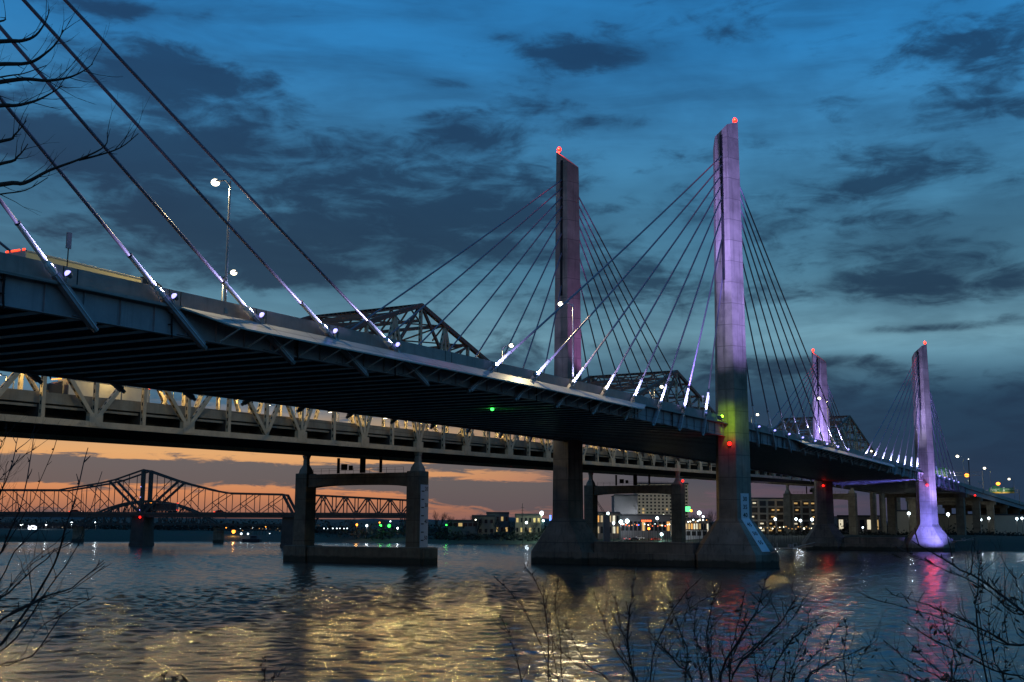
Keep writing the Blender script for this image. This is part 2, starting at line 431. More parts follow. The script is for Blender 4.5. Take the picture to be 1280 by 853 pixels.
rr = np.concatenate([[0.0], np.geomspace(3, 9000, 110)])
aa = np.linspace(0, 2*math.pi, 361)[:-1]
RR, AA = np.meshgrid(rr, aa, indexing='ij')
GX = CAM.x+RR*np.cos(AA); GY = CAM.y+RR*np.sin(AA); GZ = ground_np(GX, GY)
g = MB(); nA = len(aa)
g.v = [(float(x), float(y), float(z)) for x, y, z in zip(GX.ravel(), GY.ravel(), GZ.ravel())]
for i in range(len(rr)-1):
    for k in range(nA):
        g.f.append([i*nA+k, (i+1)*nA+k, (i+1)*nA+(k+1) % nA, i*nA+(k+1) % nA])
m, nb, bs = base_mat('bank_ground')
c = nb.n('ShaderNodeTexCoord').outputs['Object']
n1 = nb.noise(c, .08, 8, .65); n2 = nb.noise(c, 1.2, 6, .7)
col = nb.ramp(n1, [(.35, (.030, .032, .018)), (.5, (.026, .040, .016)), (.65, (.045, .038, .026))])
col = nb.mix(nb.m('MULTIPLY', n2, .6), col, (.02, .02, .014))
nb.put(bs.inputs['Base Color'], col); bs.inputs['Roughness'].default_value = .95
bp = nb.n('ShaderNodeBump'); bp.inputs['Strength'].default_value = .6; bp.inputs['Distance'].default_value = .3
nb.put(bp.inputs['Height'], n2); nb.put(bs.inputs['Normal'], bp.outputs[0])
M['ground'] = m
gr = g.build('ground', 'ground', smooth=True); tag(gr, 'dark grassy river banks reaching back to the horizon', kind='structure')

# water
m, nb, bs = base_mat('river_water')
geo = nb.n('ShaderNodeNewGeometry').outputs['Position']
def wave(sx, sy, ang, sc, det, rough):
    mp = nb.n('ShaderNodeMapping'); mp.inputs['Rotation'].default_value = (0, 0, ang); mp.inputs['Scale'].default_value = (sx, sy, 1); nb.put(mp.inputs[0], geo)
    return nb.noise(mp.outputs[0], sc, det, rough, .3)
wA = wave(1.0, .42, -YAW+.25, .55, 3, .55)
wB = wave(1.0, .55, -YAW-.4, 1.7, 3, .6)
wC = wave(1.0, .8, -YAW+.1, .12, 2, .5)
h_ = nb.m('ADD', nb.m('MULTIPLY', wA, .25), nb.m('MULTIPLY', wB, .35))
bp = nb.n('ShaderNodeBump'); bp.inputs['Strength'].default_value = 1.0; bp.inputs['Distance'].default_value = .16
nb.put(bp.inputs['Height'], h_); nb.put(bs.inputs['Normal'], bp.outputs[0])
bs.inputs['Base Color'].default_value = (.056, .052, .044, 1); bs.inputs['Roughness'].default_value = .17; bs.inputs['IOR'].default_value = 1.48
M['water'] = m
# the near reach carries real waves; a flat sheet half a metre down goes on to the far banks
rngw = np.random.RandomState(3)
nr, na = 1000, 1150
rad = np.geomspace(26, 900, nr); ang = np.linspace(YAW-R(36), YAW+R(40), na)
RW, AW = np.meshgrid(rad, ang, indexing='ij')
WX = CAM.x+RW*np.cos(AW); WY = CAM.y+RW*np.sin(AW); WZ = np.zeros_like(WX); WXd = np.zeros_like(WX); WYd = np.zeros_like(WX)
wind = YAW+R(158)
for lam, slope, n_ in ((9.0, .016, 4), (4.5, .028, 6), (2.4, .052, 9), (1.4, .062, 11), (.8, .046, 12)):
    for q in range(n_):
        l_ = lam*rngw.uniform(.75, 1.3); th_ = wind+rngw.normal(0, .85); k_ = 2*math.pi/l_
        a_ = slope/k_*math.sqrt(2.0/n_)*1.15; ph = rngw.uniform(0, 6.28)
        arg = k_*(WX*math.cos(th_)+WY*math.sin(th_))+ph
        WZ += a_*np.sin(arg); c_ = a_*.8*np.cos(arg); WXd += c_*math.cos(th_); WYd += c_*math.sin(th_)
gust = .85+.40*np.sin(WX*.021+WY*.013+1.0)*np.sin(WX*.009-WY*.027)+.28*np.sin(WX*.047-WY*.035+1.5*np.sin(WX*.02))*np.sin(WY*.06+WX*.013)
WZ *= gust; WX = WX+WXd*gust; WY = WY+WYd*gust
co = np.stack([WX, WY, WZ], -1).reshape(-1, 3)
base_ = np.array([(-2500, -2500, -.5), (3500, -2500, -.5), (3500, 3500, -.5), (-2500, 3500, -.5)], float)
ii = (np.arange(nr-1)[:, None]*na+np.arange(na-1)[None, :]).ravel()
quads = np.stack([ii, ii+na, ii+na+1, ii+1], -1)
nv = len(co); quads = np.concatenate([quads, [[nv, nv+1, nv+2, nv+3]]])
me = bpy.data.meshes.new('water')
me.vertices.add(nv+4); me.vertices.foreach_set('co', np.concatenate([co, base_]).ravel().astype(np.float32))
me.loops.add(len(quads)*4); me.loops.foreach_set('vertex_index', quads.ravel().astype(np.int32))
me.polygons.add(len(quads)); me.polygons.foreach_set('loop_start', np.arange(0, len(quads)*4, 4, dtype=np.int32))
me.update(calc_edges=True); me.polygons.foreach_set('use_smooth', [True]*len(quads)); me.materials.append(M['water'])
wo = bpy.data.objects.new('water', me); COL.objects.link(wo)
tag(wo, 'wide choppy river reflecting the dusk sky and bridge lamps', kind='structure')

# far hills
hb = MB(); N = 200; prev = None
for side_d, top in ((2600, 1.0),):
    loops = []
    for i in range(N):
        a_ = YAW+R(62)-R(124)*i/(N-1)
        hgt = 24+9*math.sin(i*.21)+6*math.sin(i*.57+1)+3*math.sin(i*1.3)+14*max(0, math.sin(i*.03+2.6))
        row = []
        for dr, hh in ((0, -2), (250, .55), (520, .9), (800, 1.0), (1300, .8)):
            r_ = side_d+dr
            row.append((CAM.x+r_*math.cos(a_), CAM.y+r_*math.sin(a_), hh*hgt if hh > 0 else -2))
        loops.append(row)
    i0 = 0
    for l in loops: hb.v += l
    for i in range(N-1):
        for k in range(4): hb.f.append([i*5+k, (i+1)*5+k, (i+1)*5+k+1, i*5+k+1])
M['hill'] = surf('wooded_hill', (.035, .038, .045), .95, .35, .01)
tag(hb.build('hills', 'hill', smooth=True), 'low wooded hills along the far horizon', kind='structure')

# ================================================================== cable-stayed bridge
S, A0, DC, W = 228.6, 16.55, 12.16, 38.72
def zz(s): return 30.514+.4596*s/100-.356*(s/100)**2
TOW = {-1: -S, 0: 0.0, 1: S}
TOPZ = {-1: 78.3, 0: 95.7, 1: 78.3}
ZK = {0: [63.4, 70.8, 75.4, 79.1, 81.8, 84.0, 86.1, 88.1], 1: [56.0, 62.5, 66.2, 68.8, 70.6, 72.0, 73.2, 74.4]}
ZK[-1] = [58.0, 64.5, 68.8, 72.4, 72.9, 73.9, 74.9, 76.1]
S0, S1 = -262.0, 335.0
bridge = empty('cable_stayed_bridge', (0, W/2, 0), 'long cable-stayed bridge with violet-lit concrete pylons crossing the river in front of the truss bridge', 'bridge')
bridge_off = Vector(bridge.location)
def attach(o, p):
    """parent keeping the place: the parts are built in world metres"""
    o.parent = p
    o.matrix_parent_inverse = Matrix.Translation(-Vector(p.location)) if p.parent is None else Matrix.Identity(4)
    return o
def bp_(mb, name, mat=None, parent=None, **kw):
    """a part of the bridge, built in world metres"""
    o = mb.build(name, mat, **kw)
    return attach(o, parent if parent is not None else bridge)
def strip(fn, s0, s1, n, mb=None, m=None):
    """a prism swept along the bridge: fn(s) gives the closed section as (t, z) pairs"""
    mb = mb or MB(); loops = []
    for i in range(n+1):
        s = s0+(s1-s0)*i/n
        loops.append([(s, t, z) for t, z in fn(s)])
    return mb.loft(loops, m)
# deck slab, girders, barriers
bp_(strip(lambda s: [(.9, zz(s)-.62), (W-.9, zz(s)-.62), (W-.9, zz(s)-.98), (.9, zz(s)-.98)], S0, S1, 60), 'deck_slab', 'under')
bp_(strip(lambda s: [(1.9, zz(s)-.60), (W-1.9, zz(s)-.60), (W-1.9, zz(s)-.612), (1.9, zz(s)-.612)], S0, S1, 60), 'roadway', 'asphalt')
for t0, sg in ((0.0, 1), (W, -1)):
    a_ = lambda q: t0+sg*q
    o = MB()
    strip(lambda s: [(a_(.55), zz(s)-.985), (a_(.72), zz(s)-.985), (a_(.72), zz(s)-3.4), (a_(.55), zz(s)-3.4)], S0, S1, 60, o)
    strip(lambda s: [(a_(.30), zz(s)-3.402), (a_(.97), zz(s)-3.402), (a_(.97), zz(s)-3.47), (a_(.30), zz(s)-3.47)], S0, S1, 60, o)
    s = S0+1
    while s < S1:
        o.box((s, a_(.45), zz(s)-2.2), (.06, .202, 2.36)); s += DC/3
    s = S0+5
    while s < S1:
        o.box((s, a_(.535), zz(s)-2.2), (1.5, .03, 2.1)); o.box((s, a_(.50), zz(s)-3.30), (2.2, .5, .05)); s += DC
    g_ = bp_(o, 'edge_girder', 'girder')
    s = S0+9
    while s < S1:
        o = MB(); o.tube([(s, a_(.2), zz(s)-.95), (s, a_(.2), zz(s)-2.6), (s+.25, a_(.35), zz(s)-3.7)], .10, 6); o.box((s, a_(.36), zz(s)-1.4), (.3, .4, .06)); o.box((s, a_(.36), zz(s)-2.5), (.3, .4, .06))
        bp_(o, 'drain_pipe', 'kdark', parent=g_); s += DC*1.5
    o = MB()
    strip(lambda s: [(a_(.8), zz(s)-.618), (a_(1.25), zz(s)-.618), (a_(1.08), zz(s)+.90), (a_(.8), zz(s)+.90)], S0, S1, 60, o)
    s = S0+3
    o.mats = ['barrier']
    while s < S1:
        o.box((s, a_(.795), zz(s)+.14), (.09, .03, 1.5), 'dark'); o.box((s+1.5, a_(.795), zz(s)+.14), (.09, .03, 1.5), 'dark'); s += DC
    b_ = bp_(o, 'barrier')
    o = MB()
    strip(lambda s: [(a_(-.12), zz(s)-.70), (a_(.795), zz(s)-.70), (a_(.795), zz(s)-.98), (a_(-.12), zz(s)-.98)], S0, S1, 60, o)
    bp_(o, 'ledge', 'barrier')
# floor beams under the deck: the hundred nearest are parts of their own
fbs = [S0+2+i*DC/3 for i in range(int((S1-S0)/(DC/3)))]
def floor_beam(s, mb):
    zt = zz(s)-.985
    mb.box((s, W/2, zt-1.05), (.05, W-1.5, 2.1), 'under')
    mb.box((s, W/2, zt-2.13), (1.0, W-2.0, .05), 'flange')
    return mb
for s in fbs[:100]:
    bp_(floor_beam(s, MB()), 'floor_beam')
rest = MB()
for s in fbs[100:]: floor_beam(s, rest)
tag(bp_(rest, 'floor_beams'), kind='stuff')
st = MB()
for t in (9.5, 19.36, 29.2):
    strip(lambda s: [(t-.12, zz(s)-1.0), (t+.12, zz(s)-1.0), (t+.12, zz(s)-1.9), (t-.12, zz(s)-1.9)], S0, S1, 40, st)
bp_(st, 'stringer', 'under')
# wind fairing at mid-span
def fairing(sa, sb, t0, sg):
    o = MB(); n = 48
    def sec(s):
        e = min(1, (s-sa)/5.5, (sb-s)/5.5); e = max(.04, e)
        tt = t0-sg*(.13+1.95*e); z1 = zz(s)-.74-1.30*e
        return [(t0-sg*.13, zz(s)-.74), (tt, z1), (tt, z1-.16), (t0-sg*.13, zz(s)-.92)]
    strip(sec, sa, sb, n, o)
    o.mats = ['fairing']; s = sa+DC/2
    while s < sb-2:
        o.poly([(s, t0-sg*.15, zz(s)-.735), (s+.07, t0-sg*.15, zz(s)-.735), (s+.07, t0-sg*2.05, zz(s)-2.02), (s, t0-sg*2.05, zz(s)-2.02)], [(0, 1, 2, 3)], 'dark'); s += DC/2
    f_ = bp_(o, 'wind_fairing')
    s = sa+6
    while s < sb-5:
        br = MB()
        br.bar((s, t0-sg*1.9, zz(s)-2.2), (s, t0+sg*.5, zz(s)-3.3), .12, .12)
        br.bar((s, t0-sg*1.9, zz(s)-2.2), (s, t0+sg*.5, zz(s)-1.5), .12, .12); s += DC/3
        bp_(br, 'fairing_bracket', 'flange', parent=f_)
for t0, sg in ((0.0, 1), (W, -1)):
    fairing(-161, -48, t0, sg); fairing(48, 168, t0, sg)

# pylons
def hexa(T, t0, z, a_, b_, c_, sgn, zt=None, slope=0.0):
    pts = [(-b_, a_), (0, c_), (b_, a_), (b_, -a_), (0, -c_), (-b_, -a_)]
    return [(T+x, t0+y, z+(slope*y*sgn if zt else 0)) for x, y in pts]
PY = {}
for k in (0, 1, -1):
    for t0, sg in ((0.0, -1), (W, 1)):           # sg points outward, away from the roadway
        T, H = TOW[k], TOPZ[k]
        q = H/95.7
        o = MB()
        sec = lambda z: (1.95-.55*(z-10)/(H-10), 3.8-.75*(z-10)/(H-10), 3.85-1.0*(z-10)/(H-10))
        lv = [10.0+(H-5-10.0)*i/8 for i in range(9)]
        o.loft([hexa(T, t0, z, *sec(z), sg) for z in lv]+[hexa(T, t0, H-2.0, *sec(H), sg, True, .85)])
        lab = {(0, 0.0): 'pylon lit lavender on its upper half, green glow at deck level', (0, W): 'pylon with a dark brown face and a dim purple face',
               (1, 0.0): 'pylon lit violet from its flared base to its tip', (1, W): 'pylon lit bright lavender from the deck up', (-1, 0.0): None, (-1, W): None}[(k, t0)]
        p_ = bp_(o, 'pylon', 'concrete', label=lab); PY[(k, t0)] = p_
        # flared base and footing
        f_ = MB()
        a_, b_, c_ = sec(10)
        f_.loft([hexa(T, t0, 10.0, a_, b_, c_, sg), hexa(T, t0, 2.7, a_+4.2, b_+1.9, c_+5.5, sg)][::-1])
        f_.loft([hexa(T, t0, 2.698, a_+4.2, b_+1.9, c_+5.5, sg), hexa(T, t0, -4, a_+4.25, b_+1.95, c_+5.55, sg)][::-1])
        bp_(f_, 'flared_base', 'concrete', parent=p_)
        # flat dark strips painted as the slots' shade, on faces taking the cables
        z0_, z1_ = ZK[k][0]-3, H-3.0
        for e in (-1, 1):
            sl_ = MB(); za, zb = z0_, z1_
            ba = sec(za)[1]+.012; bb = sec(zb)[1]+.012
            sl_.poly([(T+e*ba, t0-.33, za), (T+e*ba, t0+.33, za), (T+e*bb, t0+.33, zb), (T+e*bb, t0-.33, zb)], [(0, 1, 2, 3)])
            bp_(sl_, 'cable_slot_shade', 'dark', parent=p_)
        bc = MB(); zt = H-2.0+.85*2.1
        bt = t0+sg*2.2
        bc.box((T, bt, zt+.15), (.5, .5, .9), 'steel'); bc.ball((T, bt, zt+1.05), .52, 'lit_beacon', 12, 1.2)
        bp_(bc, 'beacon', None, parent=p_)
        l = lamp('POINT', (T-.9, bt, zt+1.3), 2500, (1, .05, .03), None, radius=.2); attach(l, bridge)
    # strut between the two bases
    o = MB(); T = TOW[k]
    o.box((T, W/2, 2.0), (6.4, W-16.0, 6.0))
    o.box((T, W/2, -.7), (9.2, W-14.5, 6.6))
    bp_(o, 'base_strut', 'concrete')
    cb = MB(); cb.box((T, W/2, zz(T)-2.0), (2.4, W-1.6, 2.0)); bp_(cb, 'deck_crossbeam', 'under')

# stay cables with their sleeves, anchor pipes and spotlights
def lin(o, parent=bridge):
    return attach(o, parent)
SPOTN = 0
def stay(k, e, i, t0):
    """cable i (0 = innermost) of tower k on its side e"""
    T = TOW[k]; s = T+e*(A0+i*DC); zk = ZK[k][i]
    bt = 3.8-.75*(zk-10)/(TOPZ[k]-10)
    p = Vector((s, t0, zz(s))); q = Vector((T+e*(bt-.35), t0, zk))
    d = (q-p).normalized(); L = (q-p).length
    pts = []
    for j in range(9):
        f = j/8; x = p.lerp(q, f); x.z -= 4*f*(1-f)*L*.0045*abs(d.x); pts.append(x)
    cb = MB(); cb.tube(pts, .16, 10)
    c_ = bp_(cb, 'stay_cable', 'cable', smooth=True)
    sl_ = MB(); e0 = p+d*1.0; e1 = p+d*4.9
    sl_.tube([e0, e1], .235, 10, 'sleeve'); sl_.tube([e1, e1+d*.16], .27, 10, 'cableclip')
    sl_.tube([p-d*.25, p+d*.1, p+d*.75, e0], [.28, .36, .36, .235], 10, 'sleeve')
    bp_(sl_, 'sleeve', None, parent=c_)
    # anchor pipe running on down outside the girder
    outw = -1 if t0 == 0 else 1
    a1 = p-d*.3; L2 = (p.z-(zz(s)-3.9))/d.z; a2 = p-d*min(L2, 9)
    ap = MB(); ap.bar(a1, a2, .62, .55, 'girder', up=(0, 1, 0)); ap.tube([a2, a2-d*.5], .26, 8, 'steel')
    ap.bar(a1+Vector((0, outw*.33, 0)), a2+Vector((0, outw*.33, 0)), .07, .03, 'flange', up=(0, 1, 0))  # pale strip painted as the pipe's lit edge
    bp_(ap, 'anchor_pipe', None, parent=c_)
    # spotlight at the foot, looking up the cable from beyond the anchorage
    fx = p-d*1.1+Vector((0, 0, .25)); fx = Vector((s+e*1.05, t0+outw*.52, zz(s)+.02))
    ld = (p+d*6-fx).normalized()
    fb = MB(); fb.tube([fx-ld*.45, fx-ld*.1, fx], [.18, .30, .33], 12, 'lampgrey'); fb.ball(fx-ld*.03, .29, 'lit_blue', 12); fb.box((fx.x, fx.y, fx.z-.42), (.14, .14, .7), 'steel')
    bp_(fb, 'spotlight', None, parent=c_)
    if t0 == 0 or k == 1 or (k == 0 and e == -1):
        pw = (15000 if e == -1 else 12000) if t0 == 0 else 4000
        l = lamp('SPOT', fx+ld*.33, pw, (.50, .48, 1.0), None, aim=p+d*4.4, size=46, blend=.9, radius=.12); lin(l)
    return c_
for k, e, n in ((-1, 1, range(8)), (0, -1, range(8)), (0, 1, range(8)), (1, -1, range(8)), (1, 1, range(6))):
    for t0 in (0.0, W):
        for i in n: stay(k, e, i, t0)

# navigation lights, gauge board and flood lights on the near pylon
pn = PY[(0, 0.0)]
def nav(s, t, z, mat, col, power, parent, off=(-.6, -.3, 0), r=.34):
    o = MB(); o.box((s+.2, t, z), (.5, .4, .6), 'lampgrey'); o.ball((s-.1, t, z), r, mat, 10)
    bp_(o, 'navigation_light', None, parent=parent)
    lin(lamp('POINT', (s+off[0], t+off[1], z+off[2]), power, col, radius=.15))
    lin(lamp('SPOT', (s-.6, t-.3, z), (power*9 if s > 50 else power*1.2), col, aim=(s-9, t-9, z-2.5), size=105, blend=.6, radius=.3))
    hb_ = MB(); hb_.box((s+.3, t, z-.45), (1.2, .5, .08), 'steel'); hb_.bar((s-.3, t, z-.45), (s+.7, t, z-1.2), .07, .07, 'steel'); hb_.box((s-.1, t, z+.42), (.8, .8, .06), 'lampgrey')
    bp_(hb_, 'lamp_bracket', None, parent=parent)
nav(-4.0, -.7, 25.4, 'lit_red', (1, .03, .02), 90, pn, (-1.5, -.5, .1), .42)
nav(S-4.0, -1.2, 24.6, 'lit_red', (1, .03, .02), 160, PY[(1, 0.0)], (-2.2, -1.5, 0), r=.45)
nav(S-3.9, W-1.0, 24.8, 'lit_red', (1, .03, .02), 25, PY[(1, W)], (-2.2, -1.5, 0), r=.42)
o = MB(); o.box((-77.1, 14.4, 27.1), (.5, .5, .5), 'lampgrey'); o.ball((-77.1, 14.4, 26.7), .30, 'lit_green', 10); bp_(o, 'channel_light')
lin(lamp('POINT', (-77.1, 14.4, 26.2), 12, (.05, 1, .1), radius=.1))
# lime lamp lighting the pylon at deck level
o = MB(); o.box((-9.6, -.6, zz(-9)-.1), (.9, .8, .7), 'lampgrey'); o.ball((-9.2, -.95, zz(-9)+.2), .30, 'lit_lime', 10); o.box((-7.4, -.5, zz(-7)-.5), (3.4, .5, .12), 'steel')
bp_(o, 'lime_floodlight')
lin(lamp('SPOT', (-9.3, -1.35, zz(-9)+.2), 1900, (.50, 1, .03), aim=(-3.4, -.4, zz(0)-.4), size=88, blend=.9, radius=.2))

def gauge(parent, pts, width, nums, tick=False, face=(0, -1, 0), xdir=(1, 0, 0)):
    """board of one or more straight pieces with numerals down its length"""
    f_ = Vector(face); x = Vector(xdir); o = MB()
    for p, q in zip(pts[:-1], pts[1:]):
        p = Vector(p); q = Vector(q)
        o.poly([p-x*width/2, p+x*width/2, q+x*width/2, q-x*width/2, p-x*width/2-f_*.06, p+x*width/2-f_*.06, q+x*width/2-f_*.06, q-x*width/2-f_*.06],
               [(0, 1, 2, 3), (4, 7, 6, 5), (0, 4, 5, 1), (1, 5, 6, 2), (2, 6, 7, 3), (3, 7, 4, 0)])
    return bp_(o, 'gauge_board', 'board', parent=parent)
def pylon_facet(z, fr, T=0.0, t0=0.0):
    """a point on the river-side slanting facet of a near pylon, fr across it"""
    if z >= 10:
        a_, b_, c_ = (1.95-.55*(z-10)/85.7, 3.8-.75*(z-10)/85.7, 3.85-1.0*(z-10)/85.7)
    else:
        f = (10-z)/7.3; a_, b_, c_ = 1.95+4.2*f, 3.8+1.9*f, 3.85+5.5*f
    return Vector((T-b_+b_*fr, t0-a_-(c_-a_)*fr, z))
xd = (pylon_facet(12, 1)-pylon_facet(12, 0)).normalized(); nrm = Vector((xd.y, -xd.x, 0)); nrm = nrm if nrm.y < 0 else -nrm
f3 = (pylon_facet(3.3, .52)-pylon_facet(10, .52)); nrm2 = xd.cross(f3).normalized(); nrm2 = nrm2 if nrm2.y < 0 else -nrm2
b1 = gauge(pn, [pylon_facet(15.2, .52)+nrm*.09, pylon_facet(10.05, .52)+nrm*.09], 2.35, None, face=nrm, xdir=xd)
bp_(MB().poly([v for v in [pylon_facet(10.0, .52)-xd*1.17+nrm2*.10, pylon_facet(10.0, .52)+xd*1.17+nrm2*.10, pylon_facet(3.3, .52)+xd*1.17+nrm2*.10, pylon_facet(3.3, .52)-xd*1.17+nrm2*.10]]
    + [v for v in [pylon_facet(10.0, .52)-xd*1.17, pylon_facet(10.0, .52)+xd*1.17, pylon_facet(3.3, .52)+xd*1.17, pylon_facet(3.3, .52)-xd*1.17]], [(0, 1, 2, 3), (0, 4, 5, 1), (1, 5, 6, 2), (2, 6, 7, 3), (3, 7, 4, 0)]), 'gauge_board', 'board', parent=pn)
for num, z in (('30', 14.0), ('35', 12.35), ('40', 10.7)):
    t_ = text_mesh('gauge_number', num, 1.25, 'black', None, tuple(pylon_facet(z, .52)+nrm*.115), xd, (0, 0, 1)); attach(t_, pn)
for num, z in (('45', 8.7), ('50', 6.9), ('55', 5.1)):
    t_ = text_mesh('gauge_number', num, 1.25, 'black', None, tuple(pylon_facet(z, .52)+nrm2*.125), xd, -f3); attach(t_, pn)

# floodlight platforms on the outer tips of the near bases, and floods on the deck
VIO = (.35, .28, 1.0)
def platform(T):
    o = MB(); y = -12.2
    o.box((T-1.5, y+1.2, 4.1), (3.2, 4.4, .14), 'steel')
    for dx in (-2.9, -.1):
        for dy in (-.9, 3.2): o.box((T+dx, y+dy, 4.65), (.07, .07, 1.0), 'steel')
    o.box((T-1.5, y-.9, 5.12), (3.0, .06, .06), 'steel'); o.bar((T-1.5, y+1.5, 4.1), (T-1.5, y+4.5, 2.9), .25, .25, 'steel')
    o.bar((T-1.5, y-.6, 4.3), (T+.6, y-4.4, 5.3), .12, .12, 'steel'); o.bar((T-1.5, y-.6, 4.3), (T-1.5, y-4.4, 4.5), .12, .12, 'steel')
    o.box((T-2.4, y, 4.6), (.7, .5, .6), 'lampgrey'); o.box((T-.6, y, 4.6), (.7, .5, .6), 'lampgrey')
    return o
bp_(platform(0.0), 'light_platform', None, parent=pn)
bp_(platform(S), 'light_platform', None, parent=PY[(1, 0.0)])
def flood(loc, aim, pw, size=30, col=VIO, blend=.8): lin(lamp('SPOT', loc, pw, col, aim=aim, size=size, blend=blend, radius=.25, name='floodlight'))
def deck_flood(loc, aim, pw, size, col=VIO, blend=.8):
    loc = Vector(loc); d = (Vector(aim)-loc).normalized()
    o = MB(); o.bar(loc-d*.4, loc, .6, .6, 'lampgrey'); o.bar(loc, loc+d*.04, .5, .5, 'lit_violet'); o.box((loc.x, loc.y, loc.z-.55), (.15, .15, .8), 'steel')
    bp_(o, 'floodlight'); flood(loc+d*.2, aim, pw, size, col, blend)
# near pylon of the middle tower: upper half
flood((-9, -15, 5.0), (0, -1, 84), 1100000, 21, blend=1.0)
deck_flood((-30, -.35, zz(-30)+.4), (-2.5, -.3, 76), 420000, 33, blend=1.0)
# far pylon of the middle tower: only its slanting face
deck_flood((-1.5, W-9.0, zz(0)+.4), (-.5, W-1.6, 90), 48000, 42, (.60, .22, .85))
# both pylons of the last tower
flood((S-9, -16, 4.6), (S, -1.5, 46), 190000, 62)
flood((S-17, -9, 2.5), (S-2, -1, 12), 95000, 72, (.20, .20, 1.0))
deck_flood((S-24, -.35, zz(S-24)+.4), (S-2.5, -.2, 62), 80000, 50)
deck_flood((S-24, W+.35, zz(S-24)+.4), (S-2.5, W, 58), 190000, 56)
deck_flood((S-8, W-7.5, zz(S-8)+.4), (S-.5, W-2, 58), 90000, 60)

# ================================================================== truss bridge beyond
KTH, KSL, KP, KZ = -.0318, .01453, 9.545, 24.3
KO = Vector((-28.06, 60.75, 0)); KD = Vector((math.cos(KTH), math.sin(KTH), 0)); KN = Vector((-KD.y, KD.x, 0)); KW = 31.0
kb = empty('truss_bridge', tuple(KO), 'cream steel truss bridge with peaked tops seen under and above the cable-stayed deck', 'bridge')
def kz(n): return KZ+KSL*n*KP
def K(n, w, h): return KO+KD*(n*KP)+KN*w+Vector((0, 0, kz(n)+h))
def kp_(mb, name, mat=None, parent=None, **kw):
    return attach(mb.build(name, mat, **kw), parent or kb)
PEAKS = (-21, 0, 15, 37); N0, N1 = -15, 43
def kh(n):
    m_ = min(abs(n-p) for p in PEAKS)
    return max(12.6, 31.6-3.25*m_) if m_ > 0 else 31.6
VN = set([-15, -13, -11, -9, -7, -4, -2, 0, 2, 4, 6, 8, 10, 12, 15, 17, 19, 21, 23, 25, 27, 29, 31, 33, 35, 37, 39, 41, 43])
def member(p, q, w, h, holes=True, up=None, mt='kpaint'):
    """riveted box member: dark quads painted as shaded holes on the faces that look along the bridge"""
    o = MB(); p = Vector(p); q = Vector(q); u = up if up is not None else KN
    o.bar(p, q, w, h, mt, up=u)
    if holes:
        d = (q-p); L = d.length; d.normalize(); x = d.cross(u).normalized()
        k = .9
        while k < L-.9:
            c_ = p+d*k
            for sg in (-1, 1):
                f = x*(sg*(w/2+.006)); y = Vector(u)*(h*.22)
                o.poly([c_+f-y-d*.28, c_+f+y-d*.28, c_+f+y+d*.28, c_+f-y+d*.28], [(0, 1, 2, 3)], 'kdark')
            k += 1.25
    return o
for w_ in (0.0, KW):
    for a_ in range(N0, N1):
        kp_(MB().bar(K(a_, w_, 0), K(a_+1, w_, 0), .75, .95, 'kpaint'), 'lower_chord')
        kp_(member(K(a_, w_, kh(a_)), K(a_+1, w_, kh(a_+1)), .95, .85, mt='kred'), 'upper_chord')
    for n in range(N0, N1+1):
        o = member(K(n, w_, .48), K(n, w_, kh(n)-.45), .62, .62)
        kp_(o, 'vertical')
        if n in VN:
            gp = MB(); sx = 1.15
            c_ = K(n, w_, .55)
            gp.box((c_.x, c_.y-.02, c_.z+.15), (2.5, .84, 2.0), 'kpaint', rz=KTH)
            kp_(gp, 'gusset_plate')
    for n in VN:
        for e in (-1, 1):
            if n == 12 and e == 1 or not (N0 <= n+e <= N1): continue
            kp_(member(K(n, w_, .6), K(n+e, w_, kh(n+e)-.5), .66, .64), 'diagonal')
    for n, m_ in ((-5, -6), (13, 12), (13, 14), (-5, -4), (-3, -4)):
        if n == -3: continue
        kp_(member(K(n, w_, .6), K(m_, w_, kh(m_)-.5), .66, .64), 'diagonal')
    for p in (0, 15, 37):
        for e in (-1, 1):
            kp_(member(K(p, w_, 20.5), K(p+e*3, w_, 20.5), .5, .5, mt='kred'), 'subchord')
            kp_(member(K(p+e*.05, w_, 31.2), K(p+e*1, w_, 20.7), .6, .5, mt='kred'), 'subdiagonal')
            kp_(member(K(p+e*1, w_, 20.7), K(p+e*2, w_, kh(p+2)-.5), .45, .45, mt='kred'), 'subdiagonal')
# cross bracing between the two trusses
for n in range(N0, N1+1):
    h = kh(n)
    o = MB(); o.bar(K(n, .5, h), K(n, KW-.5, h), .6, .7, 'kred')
    if n in PEAKS:
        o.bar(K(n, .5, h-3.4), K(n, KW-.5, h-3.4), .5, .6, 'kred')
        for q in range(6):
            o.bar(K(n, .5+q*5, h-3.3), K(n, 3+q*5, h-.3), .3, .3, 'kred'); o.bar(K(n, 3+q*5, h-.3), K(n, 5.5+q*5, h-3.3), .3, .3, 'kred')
        for q in range(24): 
            c_ = K(n-.05, 1.3+q*1.23, h); o.box((c_.x-.2, c_.y, c_.z), (.42, .6, .3), 'kdark')
    else:
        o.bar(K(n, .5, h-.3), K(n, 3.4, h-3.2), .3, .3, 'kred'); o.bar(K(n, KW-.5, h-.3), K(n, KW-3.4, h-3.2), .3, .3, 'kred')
    kp_(o, 'top_strut')
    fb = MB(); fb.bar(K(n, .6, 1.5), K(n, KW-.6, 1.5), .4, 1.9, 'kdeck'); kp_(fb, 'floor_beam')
for n in range(N0, N1):
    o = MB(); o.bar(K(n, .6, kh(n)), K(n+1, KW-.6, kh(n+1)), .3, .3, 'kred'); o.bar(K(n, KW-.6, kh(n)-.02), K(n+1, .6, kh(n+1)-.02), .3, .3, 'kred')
    kp_(o, 'top_bracing')
o = MB()
